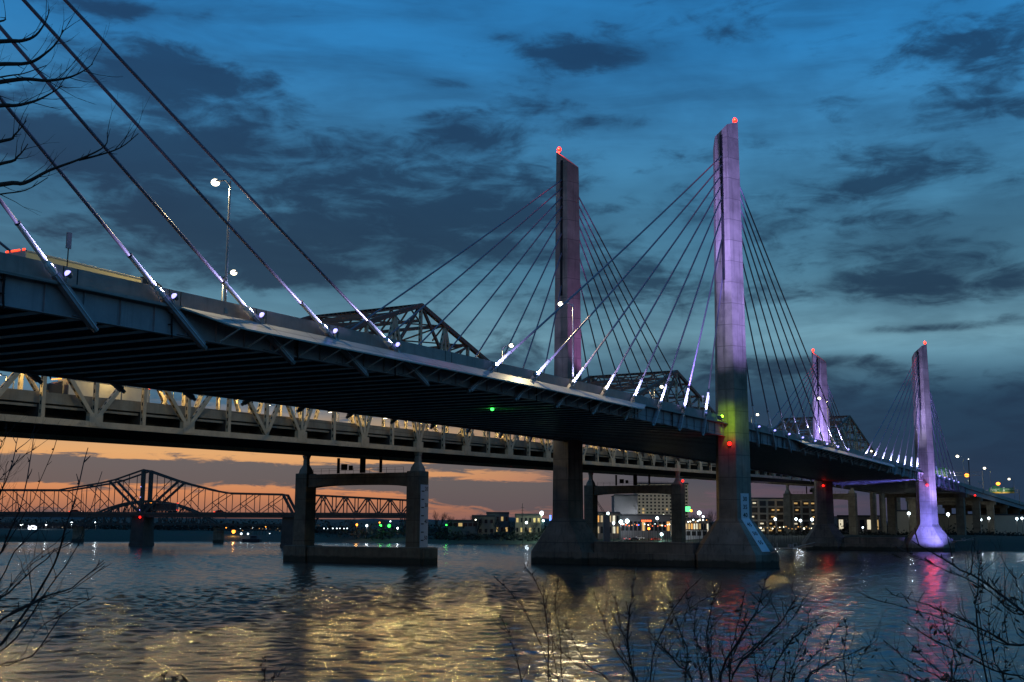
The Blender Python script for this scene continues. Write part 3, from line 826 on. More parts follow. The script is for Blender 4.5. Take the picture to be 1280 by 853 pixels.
for a_, b2 in ((N0, N1),):
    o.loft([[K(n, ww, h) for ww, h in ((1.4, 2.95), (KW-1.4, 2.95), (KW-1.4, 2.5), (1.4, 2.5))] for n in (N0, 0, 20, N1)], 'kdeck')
    o.loft([[K(n, ww, h) for ww, h in ((2.3, 2.962), (KW-2.3, 2.962), (KW-2.3, 2.952), (2.3, 2.952))] for n in (N0, 0, 20, N1)], 'asphalt')
kp_(o, 'roadway')
for ww in (1.2, KW-1.2, KW/2):
    o = MB()
    o.loft([[K(n, ww+x, h) for x, h in ((-.2, 2.7), (.2, 2.7), (.2, 4.35), (-.2, 4.35))] for n in (N0, 0, 20, N1)], 'kedge')
    if ww != KW/2: o.loft([[K(n, ww+x, h) for x, h in ((-.25, 2.05), (.25, 2.05), (.25, 2.40), (-.25, 2.40))] for n in (N0, 0, 20, N1)], 'kedge')
    kp_(o, 'road_parapet')
o = MB()
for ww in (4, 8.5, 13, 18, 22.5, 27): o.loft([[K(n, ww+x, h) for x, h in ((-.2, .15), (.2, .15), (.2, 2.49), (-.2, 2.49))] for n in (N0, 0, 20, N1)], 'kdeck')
kp_(o, 'stringer')
# road lamps of the truss bridge; extras added to spread the gold reflections
WARM = (1.0, .70, .25)
for n in (-13, -11, -8.8, -7.0, -5, -3.1, -1.2, .8, 2.6, 4.5, 6.4, 8.3, 10.2, 12.1, 14, 16.5, 19, 22, 25, 28, 31, 34, 38, 42):
    for ww, sg in ((2.0, 1), (KW-2.0, -1)):
        if n == -7.0 and ww < 5: continue
        hh = (11.0 if n == -8.8 else 6.6) if ww < 5 else 13.6  # the raised near lamp is added to light the white trailer
        o = MB(); a_ = K(n+.5, ww, 2.96); t_ = K(n+.5, ww, hh-.4); h_ = K(n+.5, ww+sg*2.0, hh)
        o.tube([a_, t_], [.12, .08], 8, 'steel'); o.tube([t_, h_], .06, 6, 'steel'); o.box((h_.x, h_.y, h_.z), (.5, 1.0, .25), 'lampgrey'); o.box((h_.x, h_.y, h_.z-.15), (.4, .8, .08), 'lit_warm')
        kp_(o, 'road_lamp')
        l = lamp('SPOT', tuple(h_-Vector((0, 0, .45))), (1300 if ww < 5 else 3400), WARM, aim=tuple(h_-Vector((0, 0, 9))), size=172, blend=.08, radius=.25); attach(l, kb)
# piers
def kpier(n, board=False):
    o = MB(); zt = kz(n)-4.6; cols = (0.0, KW)
    for w_ in cols:
        c_ = K(n, w_, 0); o.box((c_.x, c_.y, zt/2+.5), (3.5, 3.4, zt-1), 'pier', rz=KTH)
    # arched cap strut
    lp = []
    for i in range(13):
        w_ = 1.7+(KW-3.4)*i/12; f = abs(i/6-1)
        zl = zt-2.75-.55*f**3
        lp.append([tuple(KO+KD*(n*KP+x)+KN*w_+Vector((0, 0, z))) for x, z in ((-1.3, zl), (1.3, zl), (1.3, zt-.25), (-1.3, zt-.25))])
    o.loft(lp, 'pier')
    c_ = KO+KD*(n*KP)+KN*(KW/2)
    o.box((c_.x, c_.y, .35), (5.2, KW+7.6, 6.3), 'pier', rz=KTH)
    for w_ in cols:
        c2 = K(n, w_, 0); o.box((c2.x, c2.y, .2), (6.0, 6.2, 6.9), 'pier', rz=KTH)
    p_ = kp_(o, 'pier', bevel=.12)
    for w_ in cols:
        c_ = K(n, w_, 0); bmb = MB()
        bmb.loft([[(c_.x+x*s_, c_.y+y*s_, z) for x, y in ((-1, -1), (1, -1), (1, 1), (-1, 1))] for s_, z in ((1.2, zt), (1.05, zt+.8), (.55, zt+1.9), (.5, zt+3.2), (.7, zt+4.1))], 'kedge')
        kp_(bmb, 'bearing', parent=p_)
    rl = MB()
    for i in range(12):
        c_ = K(n, 3+(KW-6)*i/11, 0); rl.box((c_.x-1.1, c_.y, zt+.35), (.05, .05, 1.2))
    for z in (zt+.45, zt+.95): rl.bar(tuple(KO+KD*(n*KP-1.1)+KN*3+Vector((0, 0, z))), tuple(KO+KD*(n*KP-1.1)+KN*(KW-3)+Vector((0, 0, z))), .05, .05)
    kp_(rl, 'handrail', 'kdark', parent=p_)
    for w_ in (KW*.32, KW*.48, KW*.70):
        pb = MB(); c_ = K(n, w_, 0); pb.box((c_.x, c_.y, zt+1.6), (.5, .45 if w_ != KW*.48 else 1.2, 3.4)); kp_(pb, 'bearing_post', 'kdark', parent=p_)
    pb = MB(); c_ = K(n, KW*.62, 0); pb.box((c_.x-1.1, c_.y, zt+1.2), (.6, 1.3, 1.3)); kp_(pb, 'service_box', 'kdark', parent=p_)
    pb = MB(); c_ = K(n, KW*.56, 0); pb.box((c_.x-1.1, c_.y, zt+1.0), (.5, .8, 1.0)); kp_(pb, 'service_box', 'kdark', parent=p_)
    return p_
kp0 = kpier(0); kp15 = kpier(15); kp37 = kpier(37)
# clearance board on the first pier's river side
c_ = K(0, -1.7, 0)
bx = lambda x, z: KO+KD*x+KN*(-1.78)+Vector((0, 0, z))
o = MB(); o.box(tuple((bx(.1, 10.0))), (2.9, .08, 13.6), 'board', rz=KTH); o.box(tuple(KO+KD*.9+KN*(-3.16)+Vector((0, 0, 1.9))), (3.0, .1, 3.2), 'board', rz=KTH)
gb_ = kp_(o, 'gauge_board', None, parent=kp0)
tk = MB()
for i in range(8): tk.box(tuple(bx(-.55, 15.4-1.72*i)-KN*.045), (1.0, .02, .22), 'black', rz=KTH)
kp_(tk, 'gauge_tick', None, parent=kp0)
for i, nn in enumerate(('20', '30', '40', '50')):
    t_ = text_mesh('gauge_number', nn, 1.15, 'black', None, tuple(bx(.75, 15.9-3.44*i)-KN*.055), KD, (0, 0, 1)); attach(t_, kp0)
def knav(n, w, h, parent, power=40, r=.40):
    c_ = K(n, w, h); o = MB(); o.box((c_.x+.3, c_.y, c_.z), (.5, .5, .6), 'lampgrey'); o.ball((c_.x-.1, c_.y-.15, c_.z), r, 'lit_red', 10)
    kp_(o, 'navigation_light', None, parent=parent)
    l = lamp('POINT', (c_.x-.6, c_.y-.5, c_.z), power, (1, .03, .02)); attach(l, kb)
knav(14.9, -1.9, -3.6, kp15)
# round columns carrying the far end of the truss and the girder spans after it
for n in (41.5, 43.5):
    for w_ in (1.0, KW-1.0):
        c_ = K(n, w_, 0); o = MB(); o.tube([(c_.x, c_.y, 0), (c_.x, c_.y, kz(n)-3.4)], 1.6, 14, 'pier'); o.box((c_.x, c_.y, kz(n)-2.2), (4.2, 3.8, 2.4), 'pier'); kp_(o, 'column')
for n in (48, 53, 58, 63):
    for w_ in (3.0, KW-3.0):
        c_ = K(n, w_, 0); o = MB(); o.tube([(c_.x, c_.y, 0), (c_.x, c_.y, kz(44)-.6-(n-43)*.10)], 1.5, 14, 'pier'); kp_(o, 'column')
o = MB(); o.loft([[tuple(KO+KD*(n*KP)+KN*ww+Vector((0, 0, kz(43)+h-(n-43)*.10))) for ww, h in ((1.2, 4.3), (1.5, 4.3), (1.5, 2.96), (KW-1.5, 2.96), (KW-1.5, 4.3), (KW-1.2, 4.3), (KW-1.2, .2), (1.2, .2))] for n in (43.1, 60, 90)], 'kedge')
kp_(o, 'approach_girder')

# ================================================================== approach viaduct past the last span
def az_(s): return zz(335)-(s-335)*.0135
av = empty('approach_viaduct', (336, W/2, 0), 'concrete approach viaduct running down to the far bank past the last pylon', 'viaduct')
AO = Vector(av.location)
def av_(mb, name, mat=None, parent=None): return attach(mb.build(name, mat), parent or av)
def astrip(fn, s0, s1, n, m=None):
    mb = MB(); return mb.loft([[(s0+(s1-s0)*i/n, t, z) for t, z in fn(s0+(s1-s0)*i/n)] for i in range(n+1)], m)
av_(astrip(lambda s: [(1, az_(s)-.62), (W-1, az_(s)-.62), (W-1, az_(s)-1.0), (1, az_(s)-1.0)], 335.3, 1000, 20), 'deck_slab', 'kdeck')
av_(astrip(lambda s: [(1.9, az_(s)-.605), (W-1.9, az_(s)-.605), (W-1.9, az_(s)-.615), (1.9, az_(s)-.615)], 335.3, 1000, 20), 'roadway', 'asphalt')
for t0, sg in ((0, 1), (W, -1)):
    av_(astrip(lambda s: [(t0+sg*.8, az_(s)-.9), (t0+sg*1.25, az_(s)-.9), (t0+sg*1.1, az_(s)+1.0), (t0+sg*.8, az_(s)+1.0)], 335.3, 1000, 20), 'barrier', 'barrier')
    av_(astrip(lambda s: [(t0+sg*1.4, az_(s)-1.01), (t0+sg*1.9, az_(s)-1.01), (t0+sg*1.9, az_(s)-3.2), (t0+sg*1.4, az_(s)-3.2)], 335.3, 1000, 20), 'girder', 'girder')
for s in (340, 392, 446, 505, 570, 640):
    o = MB()
    for t in (4.0, W-4.0): o.box((s, t, (az_(s)-5)/2), (3.0 if s > 345 else 4.2, 3.6, az_(s)-5), 'pier')
    o.box((s, W/2, az_(s)-4.1), (2.6, W-2, 1.8), 'pier')
    av_(o, 'pier')
def red_marker(loc, label):
    t = empty('marker_lamp', loc, label, 'marker lamp', 'red marker lamps on the approach'); o = MB(); x, y, z = loc
    o.box((x+.2, y, z), (.5, .4, .7), 'lampgrey'); o.ball((x-.1, y-.1, z), .42, 'lit_red', 10); attach(o.build('lamp_body'), t)
for (x, y, D, lb) in ((1203.5, 626, 548, 'lower red marker lamp on the viaduct pier past the last pylon'), (1218.5, 619.5, 560, 'higher red marker lamp on the viaduct girder past the last pylon')):
    red_marker(tuple(P(x, y, D)), lb)

# ================================================================== street lamps on the decks
def street_lamp(base, h, arm, label, group, lens='lit_warm', col=(1, .80, .42), power=900, name='street_lamp', r=.32, light=True, pole='steel'):
    """tapered pole, curved arm, flat head with a glowing lens"""
    t = empty(name, tuple(base), label, 'street lamp', group); bx_, by_, bz_ = base
    a = Vector(arm)
    o = MB(); o.box((bx_, by_, bz_+.25), (.5, .5, .5)); o.tube([(bx_, by_, bz_), (bx_, by_, bz_+h)], [.15, .09], 8)
    attach(o.build('pole', pole), t)
    top = Vector((bx_, by_, bz_+h)); hd = top+a+Vector((0, 0, .35))
    o = MB(); o.tube([top-Vector((0, 0, .4)), top+a*.35+Vector((0, 0, .25)), hd], .10, 6); attach(o.build('arm', pole), t)
    o = MB(); an = math.atan2(a.y, a.x); o.box(tuple(hd), (1.0, .5, .22), rz=an); hb_ = attach(o.build('head', 'lampgrey', bevel=.05), t)
    o = MB(); o.ball((hd.x, hd.y, hd.z-.10), r, None, 12, .8); attach(o.build('lens', lens), hb_)
    if light: attach(lamp('SPOT', (hd.x, hd.y, hd.z-.62), power, col, aim=(hd.x, hd.y, hd.z-9), size=170, blend=.25, radius=.25), t)
    return t
GL = 'street lamps along the near edge of the cable-stayed deck'
for s, h, lb, on in ((-154, 13.6, 'tall street lamp rising above the left end of the fairing, leftmost and largest lamp', 1),
                 (-75, 13.4, 'street lamp in front of the dark brown pylon face', 1), (86.5, 13.4, 'street lamp just right of the far lavender pylon', 1),
                 (250, 13.0, 'street lamp pole half hidden behind the violet pylon', 0)):
    street_lamp((s, 1.0, zz(s)-.3), h, (.3, 2.3, 0), lb, GL, power=9000, r=.45, light=bool(on))
for s, lb in ((336, 'street lamp nearest the last pylon on the viaduct, highest of the right-hand row'), (428, 'middle street lamp of the right-hand viaduct row'), (538, 'street lamp at the right edge above the green sign')):
    street_lamp((s, 1.0, az_(s)-.3), 13.6, (.3, 2.6, 0), lb, GL, lens='lit_warm', power=1500, r=.7)
GF = 'street lamps along the far edge of the cable-stayed deck'
for s, lb in ((-115, 'street lamp head glowing low beside the tall left lamp pole'), (-32.5, 'street lamp behind the leftmost lit sleeve of the middle tower'),
              (50, 'street lamp over the second truss peak, left of the green navigation light'), (134, 'street lamp low beside the lavender pylon foot, right of the near pylon'), (304, 'street lamp left of the last pylon, lowest on the deck line')):
    street_lamp((s, W-1.0, zz(s)-.3), 14.3, (-.3, -2.3, 0), lb, GF, power=3000, r=.48)
for (x, y, D, lb) in ((1210, 594, 600, 'orange sodium lamp above the viaduct parapet, left of two'), (1249, 604.5, 680, 'orange sodium lamp above the wide green sign')):
    p = P(x, y, D); street_lamp((p.x, p.y, az_(p.x)-3), p.z-az_(p.x)+2.6, (.1, .6, 0), lb, 'sodium lamps beyond the viaduct', lens='lit_sodium', col=(1, .45, .1), power=2500, r=1.15)
t = empty('mast', (352, 1.0, az_(352)), 'thin dark mast standing on the viaduct parapet with a small light on top', 'mast')
o = MB(); o.tube([(352, 1, az_(352)-.5), (352, 1, az_(352)+13)], [.22, .16], 8); attach(o.build('pole', 'kdark'), t); o = MB(); o.ball((352, 1, az_(352)+13.2), .22); attach(o.build('lamp_lens', 'lit_white'), t)

# road signs
t = empty('mile_sign', (-13.2, 1.0, zz(-13)), 'white square road sign with dark numerals beside the green lamp at the near pylon', 'road sign')
o = MB(); o.box((-13.2, 1.0, zz(-13)+1.9), (.1, .1, 3.2)); attach(o.build('post', 'steel'), t)
o = MB(); o.box((-13.3, 1.0, zz(-13)+3.3), (.05, 1.6, 1.7)); pl_ = attach(o.build('panel', 'board'), t)
attach(text_mesh('lettering', '27', 1.15, 'black', None, (-13.34, 1.0, zz(-13)+3.3), (0, -1, 0), (0, 0, 1)), pl_)
t = empty('deck_sign', (-173.4, .95, zz(-173)+.8), 'narrow dark panel on a thin post seen edge-on above the left barrier', 'road sign')
o = MB(); o.box((-173.4, .95, zz(-173)+1.9), (.07, .07, 2.2)); attach(o.build('post', 'kdark'), t)
o = MB(); o.box((-173.4, .95, zz(-173)+3.2), (.5, .12, 1.4)); attach(o.build('panel', 'lampgrey'), t)
def gantry(s, z, panels, label, z0):
    t = empty('sign_gantry', (s, 1, z0), label, 'sign gantry', 'green overhead signs past the last span')
    o = MB()
    for y in (.5, W-.5): o.tube([(s, y, z0-1), (s, y, z+2.2)], .28, 8)
    for zz_ in (z+.2, z+1.9): o.bar((s, .5, zz_), (s, W-.5, zz_), .22, .22)
    for i in range(18): o.bar((s, .5+i*(W-1)/18, z+.2+1.7*(i % 2)), (s, .5+(i+1)*(W-1)/18, z+.2+1.7*((i+1) % 2)), .12, .12)
    attach(o.build('frame', 'steel'), t)
    for (ta, tb, zb, zt, steps) in panels:
        o = MB(); o.box((s-.5, (ta+tb)/2, (zb+zt)/2+.35), (.12, tb-ta, zt-zb-.9), 'green_sign')
        for f0, f1, hh in steps: o.box((s-.5, tb+(ta-tb)*(f0+f1)/2, zt+.35+hh/2-.1), (.12, (tb-ta)*(f1-f0), hh), 'green_sign')
        q = attach(o.build('green_panel'), t)
        o = MB(); o.box((s-.5, (ta+tb)/2, zb+.35), (.14, tb-ta, .95), 'yellow_sign'); attach(o.build('exit_strip'), q)
        o = MB()
        random.seed(int(ta*7+s))
        for r_ in range(3):
            y = tb-.5
            while y > ta+.6:
                wl = random.uniform(.5, 1.1); o.box((s-.575, y-wl/2, zb+1.5+r_*.95), (.01, wl, .35), 'board'); y -= wl+.3
                if random.random() < .25: break
        attach(o.build('legend'), q)
    attach(lamp('SPOT', (s-9, W*.62 if s < 450 else 10, z-2.5), 3500, (1, .9, .7), aim=(s, W/2, z+1), size=150, blend=.5), t)
gantry(395, 35.0, ((17.0, 23.2, 34.2, 38.2, ((.30, .95, .8),)), (31.0, 37.8, 33.4, 37.6, ((.1, .6, .8),))), 'pair of green overhead signs with yellow strips beside the violet pylon', az_(395))
gantry(560, 31.0, ((3.0, 10.2, 31.0, 34.4, ()), (10.5, 17.8, 31.0, 34.4, ((.3, .75, 1.0),))), 'wide green overhead sign with a yellow strip at the right edge', az_(560))
t = empty('small_sign', (388, 1.0, az_(388)), 'small pale sign on a post on the viaduct between the sodium lamps', 'road sign')
o = MB(); o.box((388, 1, az_(388)+2.2), (.1, .1, 3.2)); attach(o.build('post', 'steel'), t); o = MB(); o.box((387.9, 1, az_(388)+4.1), (.08, 1.7, 1.6)); attach(o.build('panel', 'bldg_white'), t)

# ================================================================== trucks
def truck(label, o0, d, cab, body, tail, L=15.5, zroof=4.1, lights=True, group=None):
    """articulated truck standing on a deck: o0 = rear axle point on the road, d = heading"""
    d = Vector(d).normalized(); n = Vector((-d.y, d.x, 0)); O = Vector(o0); rz = math.atan2(d.y, d.x)
    t = empty('truck', tuple(O), label, 'truck', group)
    def B(mb, f, s_, z, lx, ly, lz, m=None): c_ = O+d*f+n*s_; mb.box((c_.x, c_.y, O.z+z), (lx, ly, lz), m, rz); return mb
    tl = attach(B(MB(), L/2, 0, (zroof+1.15)/2, L, 2.55, zroof-1.15).build('trailer', body, bevel=.06), t)
    o = MB()
    for z in (1.25, zroof-.1): B(o, L/2, 0, z, L+.02, 2.6, .12)
    for f in (0.0, L): B(o, f, 0, (zroof+1.15)/2, .12, 2.6, zroof-1.2)
    attach(o.build('trailer_rail', 'steel'), tl)
    attach(B(MB(), L/2+1.5, 0, .95, L+3, 1.0, .3).build('chassis', 'dark_body'), t)
    o = MB(); B(o, L+2.2, 0, 1.9, 2.6, 2.4, 2.4)
    cb = attach(o.build('cab', cab, bevel=.15), t)
    o = MB()
    c0 = O+d*(L+1.0); c1 = O+d*(L+3.0)
    o.loft([[tuple(c0+n*s_+Vector((0, 0, z))) for s_, z in ((-1.1, 3.1), (1.1, 3.1), (1.1, 3.95), (-1.1, 3.95))], [tuple(c1+n*s_+Vector((0, 0, z))) for s_, z in ((-1.0, 3.1), (1.0, 3.1), (1.0, 3.25), (-1.0, 3.25))]])
    attach(o.build('roof_fairing', cab), cb)
    attach(B(MB(), L+3.51, 0, 2.5, .04, 2.0, .85).build('windscreen', 'glass'), cb)
    for f in (1.3, 2.6, L-.2, L+2.6):
        for s_ in (-1.0, 1.0):
            c_ = O+d*f+n*s_; o = MB(); o.tube([c_-n*.16+Vector((0, 0, .5)), c_+n*.16+Vector((0, 0, .5))], .5, 14, 'rubber'); o.tube([c_-n*.17+Vector((0, 0, .5)), c_+n*.17+Vector((0, 0, .5))], .28, 10, 'steel'); attach(o.build('wheel'), t)
    for s_ in (-1.0, 1.0):
        o = MB(); B(o, -.08, s_, 1.35, .08, .4, .3); attach(o.build('tail_lamp', 'lit_tail'), t)
        o = MB(); B(o, L+3.56, s_, 1.2, .08, .4, .3); attach(o.build('headlight', 'lit_white'), cb)
    for s_ in (-1.1, -.4, 0, .4, 1.1):
        o = MB(); B(o, -.08, s_, zroof+.02, .1, .3, .16); attach(o.build('rear_marker', 'lit_tail'), tl)
    o = MB()
    for s_ in (-1.0, -.5, 0, .5, 1.0): B(o, L+1.3, s_, 4.05, .14, .24, .16)
    attach(o.build('roof_marker', 'lit_amber'), cb)
    return t
tk_ = truck('pale yellow truck behind the left barrier, only its roof showing', (-172.6, 8.6, zz(-165)-.6), (1, 0, (zz(-157)-zz(-173))/16), 'dark_body', 'yellow_body', True, 13.6, 3.75)
kp1 = K(-7.35, 7.0, 2.97); kp2 = K(-9.0, 7.0, 2.97)
truck('white semi-trailer truck on the truss bridge, seen between its left members', tuple(kp1), tuple(kp2-kp1), 'dark_body', 'white_body', True, 16.3, 4.2)

# ================================================================== older cantilever bridge far downstream
CU = Vector((math.sin(YAW), -math.cos(YAW), 0)); CV = FLAT.copy(); CO = Vector((85.4, 260.6, 0)); CS = 442.6/FOC
cbr = empty('cantilever_bridge', tuple(CO), 'dark steel cantilever bridge with one tall peak far downstream against the orange sky', 'bridge')
def C_(x, y, v=0.0): return CO+CU*((x-172.5)*CS)+CV*v+Vector((0, 0, 7.955+(656.4+(x-172.5)*.004-y)*CS))
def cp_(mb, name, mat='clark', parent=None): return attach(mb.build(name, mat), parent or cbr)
TOPC = [(-122, 613), (70, 613.2), (133, 602.5), (175, 587.5), (219, 602.5), (276, 616.5), (352, 618)]
def ctop(x):
    for (x0, y0), (x1, y1) in zip(TOPC[:-1], TOPC[1:]):
        if x0 <= x <= x1: return y0+(y1-y0)*(x-x0)/(x1-x0)
    return 618
DK = 643.2
xs_l = [175-17.6*i for i in range(0, 17)]; xs_r = [175+17.7*i for i in range(1, 11)]
xs = sorted(xs_l+xs_r)
spans = [(xs, ctop)]
xs2 = [372+14.2*i for i in range(0, 11)]
for v in (0.0, 9.5):
    for a_, b2 in zip(xs[:-1], xs[1:]):
        cp_(MB().bar(C_(a_, ctop(a_), v), C_(b2, ctop(b2), v), .6, .6), 'upper_chord')
        lo_, hi_ = (a_, b2)
        up_ = (b2 <= 175)
        big = abs(a_-175) < 45 or abs(b2-175) < 45
    idx = xs.index(175)
    for i, x in enumerate(xs):
        cp_(MB().bar(C_(x, DK, v), C_(x, ctop(x), v), .9 if x == 175 else .2, 1.6 if x == 175 else .2), 'vertical')
    # web diagonals, two panels long
    for j in range(0, len(xs)-2, 2):
        a_, m_, b2 = xs[j], xs[j+1], xs[j+2]
        if b2 <= 175: cp_(MB().bar(C_(a_, ctop(a_), v), C_(m_, (DK+ctop(m_))/2, v), .24, .24), 'diagonal'); cp_(MB().bar(C_(m_, (DK+ctop(m_))/2, v), C_(b2, DK, v), .24, .24), 'diagonal'); cp_(MB().bar(C_(m_, (DK+ctop(m_))/2, v), C_(a_, DK, v), .24, .24), 'diagonal')
        else: cp_(MB().bar(C_(b2, ctop(b2), v), C_(m_, (DK+ctop(m_))/2, v), .24, .24), 'diagonal'); cp_(MB().bar(C_(m_, (DK+ctop(m_))/2, v), C_(a_, DK, v), .24, .24), 'diagonal'); cp_(MB().bar(C_(m_, (DK+ctop(m_))/2, v), C_(b2, DK, v), .24, .24), 'diagonal')
    for x, e in ((133, 1), (219, -1)):
        cp_(MB().bar(C_(x, ctop(x), v), C_(175-e*4, 640, v), .85, .85), 'diagonal')
    cp_(MB().bar(C_(352, 618, v), C_(366, DK, v), 1.0, 1.0), 'end_post')
    cp_(MB().bar(C_(372, DK, v), C_(386, 619, v), 1.0, 1.0), 'end_post')
    for a_, b2 in zip(xs2[1:-1], xs2[2:]):
        cp_(MB().bar(C_(a_, 618.6+(a_-386)*.05, v), C_(b2, 618.6+(b2-386)*.05, v), .6, .6), 'upper_chord')
    for i, x in enumerate(xs2[1:]):
        yt = 618.6+(x-386)*.05
        cp_(MB().bar(C_(x, DK, v), C_(x, yt, v), .3, .3), 'vertical')
        if i+2 < len(xs2):
            x2 = xs2[i+2]; yt2 = 618.6+(x2-386)*.05
            cp_(MB().bar(C_(x, DK if i % 2 == 0 else yt, v), C_(x2, yt2 if i % 2 == 0 else DK, v), .45, .45), 'diagonal')
for x in xs[::2]+xs2[1::2]:
    yt = ctop(x) if x < 360 else 618.6+(x-386)*.05
    cp_(MB().bar(C_(x, yt, 0.3), C_(x, yt, 9.2), .4, .4), 'top_strut')
o = MB(); o.bar(C_(-130, DK+1.6, 4.75), C_(522, DK+2.0, 4.75), 10.4, 1.3); cp_(o, 'road_deck')
o = MB()
for v in (-.6, 10.1): o.bar(C_(-130, DK-1.4, v), C_(522, DK-.9, v), .12, .9)
cp_(o, 'railing')
for x, wd in ((172.5, 4.9), (360, 4.4), (-100, 4.9), (518, 4.0)):
    o = MB(); c_ = C_(x, DK, 4.75)
    o.loft([[tuple(CO+CU*((x-172.5)*CS+sx*k)+CV*(4.75+sy*k)+Vector((0, 0, z))) for sx, sy in ((-wd/2, -7), (wd/2, -7), (wd/2, 7), (-wd/2, 7))] for k, z in ((1.08, -3), (1.06, 1.2), (1.0, 1.25), (.92, 11.0), (1.06, 11.05), (1.06, 11.6))])
    cp_(o, 'pier', 'kdeck')
o = MB(); o.ball(tuple(C_(176.5, 647, -3)), .42); cp_(o, 'navigation_light', 'lit_red')
o = MB()
for y in (622, 609, 638): o.ball(tuple(C_(173.5, y, -1)), .15)
cp_(o, 'portal_light', 'lit_blue')
cz = C_(180, DK-.2, 4).z+.3
def on_clark(x): p = C_(x, DK, 3.0); return (p.x, p.y, C_(x, DK-.75, 0).z)
truck('dark truck with amber roof lights crossing the far cantilever bridge', on_clark(217), tuple(-CU), 'dark_body', 'dark_body', True, 9.0, 4.0)
def car(label, base, d, mat, group=None):
    d = Vector(d).normalized(); n = Vector((-d.y, d.x, 0)); O = Vector(base); rz = math.atan2(d.y, d.x)
    t = empty('car', tuple(O), label, 'car', group)
    prof = [(-2.1, .35), (2.1, .35), (2.15, .75), (1.2, .95), (.6, 1.45), (-.9, 1.45), (-1.7, .98), (-2.15, .9)]
    o = MB(); o.loft([[tuple(O+d*f+n*s_+Vector((0, 0, z))) for f, z in prof] for s_ in (-.85, .85)]); attach(o.build('body', mat, bevel=.06), t)
    o = MB(); o.loft([[tuple(O+d*f+n*s_+Vector((0, 0, z))) for f, z in ((1.0, 1.0), (.55, 1.38), (-.85, 1.38), (-1.45, 1.0))] for s_ in (-.87, .87)]); attach(o.build('window', 'glass'), t)
    for f in (-1.3, 1.3):
        for s_ in (-.8, .8):
            c_ = O+d*f+n*s_+Vector((0, 0, .32)); o = MB(); o.tube([c_-n*.1, c_+n*.1], .32, 12); attach(o.build('wheel', 'rubber'), t)
    for s_ in (-.6, .6):
        c_ = O-d*2.16+n*s_+Vector((0, 0, .75)); o = MB(); o.box(tuple(c_), (.1, .4, .25), rz=rz); attach(o.build('tail_lamp', 'lit_tail'), t)
        c_ = O+d*2.14+n*s_+Vector((0, 0, .62)); o = MB(); o.box(tuple(c_), (.1, .4, .2), rz=rz); attach(o.build('headlight', 'lit_white'), t)
    return t
car('small red car on the far cantilever bridge, left of its tall peak', on_clark(88), tuple(CU+CV*.5), 'red_body')
car('dark car with lit tail lamps on the far cantilever bridge, right of its peak', on_clark(271), tuple(CU+CV*.6), 'red_body')

# arched truss bridge behind it
abr = empty('arch_bridge', tuple(P(190, 670, 545)), 'low arched truss bridge seen behind the pier of the cantilever bridge', 'bridge')
AD = 545.0; AS = AD/FOC; AP = CAM+FLAT*AD
def A_(x, y, v=0.0): return Vector((AP.x, AP.y, 0))+CU*((x-640)*AS)+CV*v+Vector((0, 0, 7.955+(656.5-y)*AS))
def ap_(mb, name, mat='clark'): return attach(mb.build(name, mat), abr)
ax = [103+ (277-103)*i/20 for i in range(21)]
at_ = lambda x: 627.5+29.5*((x-190)/87)**2
for v in (0.0, 8.0):
    for a_, b2 in zip(ax[:-1], ax[1:]):
        ap_(MB().bar(A_(a_, at_(a_), v), A_(b2, at_(b2), v), .8, .9), 'arch_rib')
    for i, x in enumerate(ax[1:-1]): ap_(MB().bar(A_(x, at_(x), v), A_(x, 655, v), .35, .35), 'hanger')
    for i in range(2, 18): ap_(MB().bar(A_(ax[i], at_(ax[i]) if i % 2 else 655, v), A_(ax[i+1], 655 if i % 2 else at_(ax[i+1]), v), .35, .35), 'diagonal')
    for k in range(12):
        x0 = 280+8*k; ap_(MB().bar(A_(x0, 661 if k % 2 else 656, v), A_(x0+8, 656 if k % 2 else 661, v), .35, .35), 'diagonal')
    for k in range(13):
        x0 = 98-8*k; ap_(MB().bar(A_(x0, 661 if k % 2 else 656, v), A_(x0-8, 656 if k % 2 else 661, v), .35, .35), 'diagonal')
    ap_(MB().bar(A_(277, 661.4, v), A_(390, 661.4, v), .5, .6), 'lower_chord')
o = MB(); o.bar(A_(-30, 655.6, 4), A_(400, 655.6, 4), 9, .9); ap_(o, 'deck')
for x in (103, 277, 376): o = MB(); c_ = A_(x, 660, 4); o.box((c_.x, c_.y, c_.z/2-1), (4.0, 4.0, c_.z+2.5), rz=YAW); ap_(o, 'pier', 'pier')

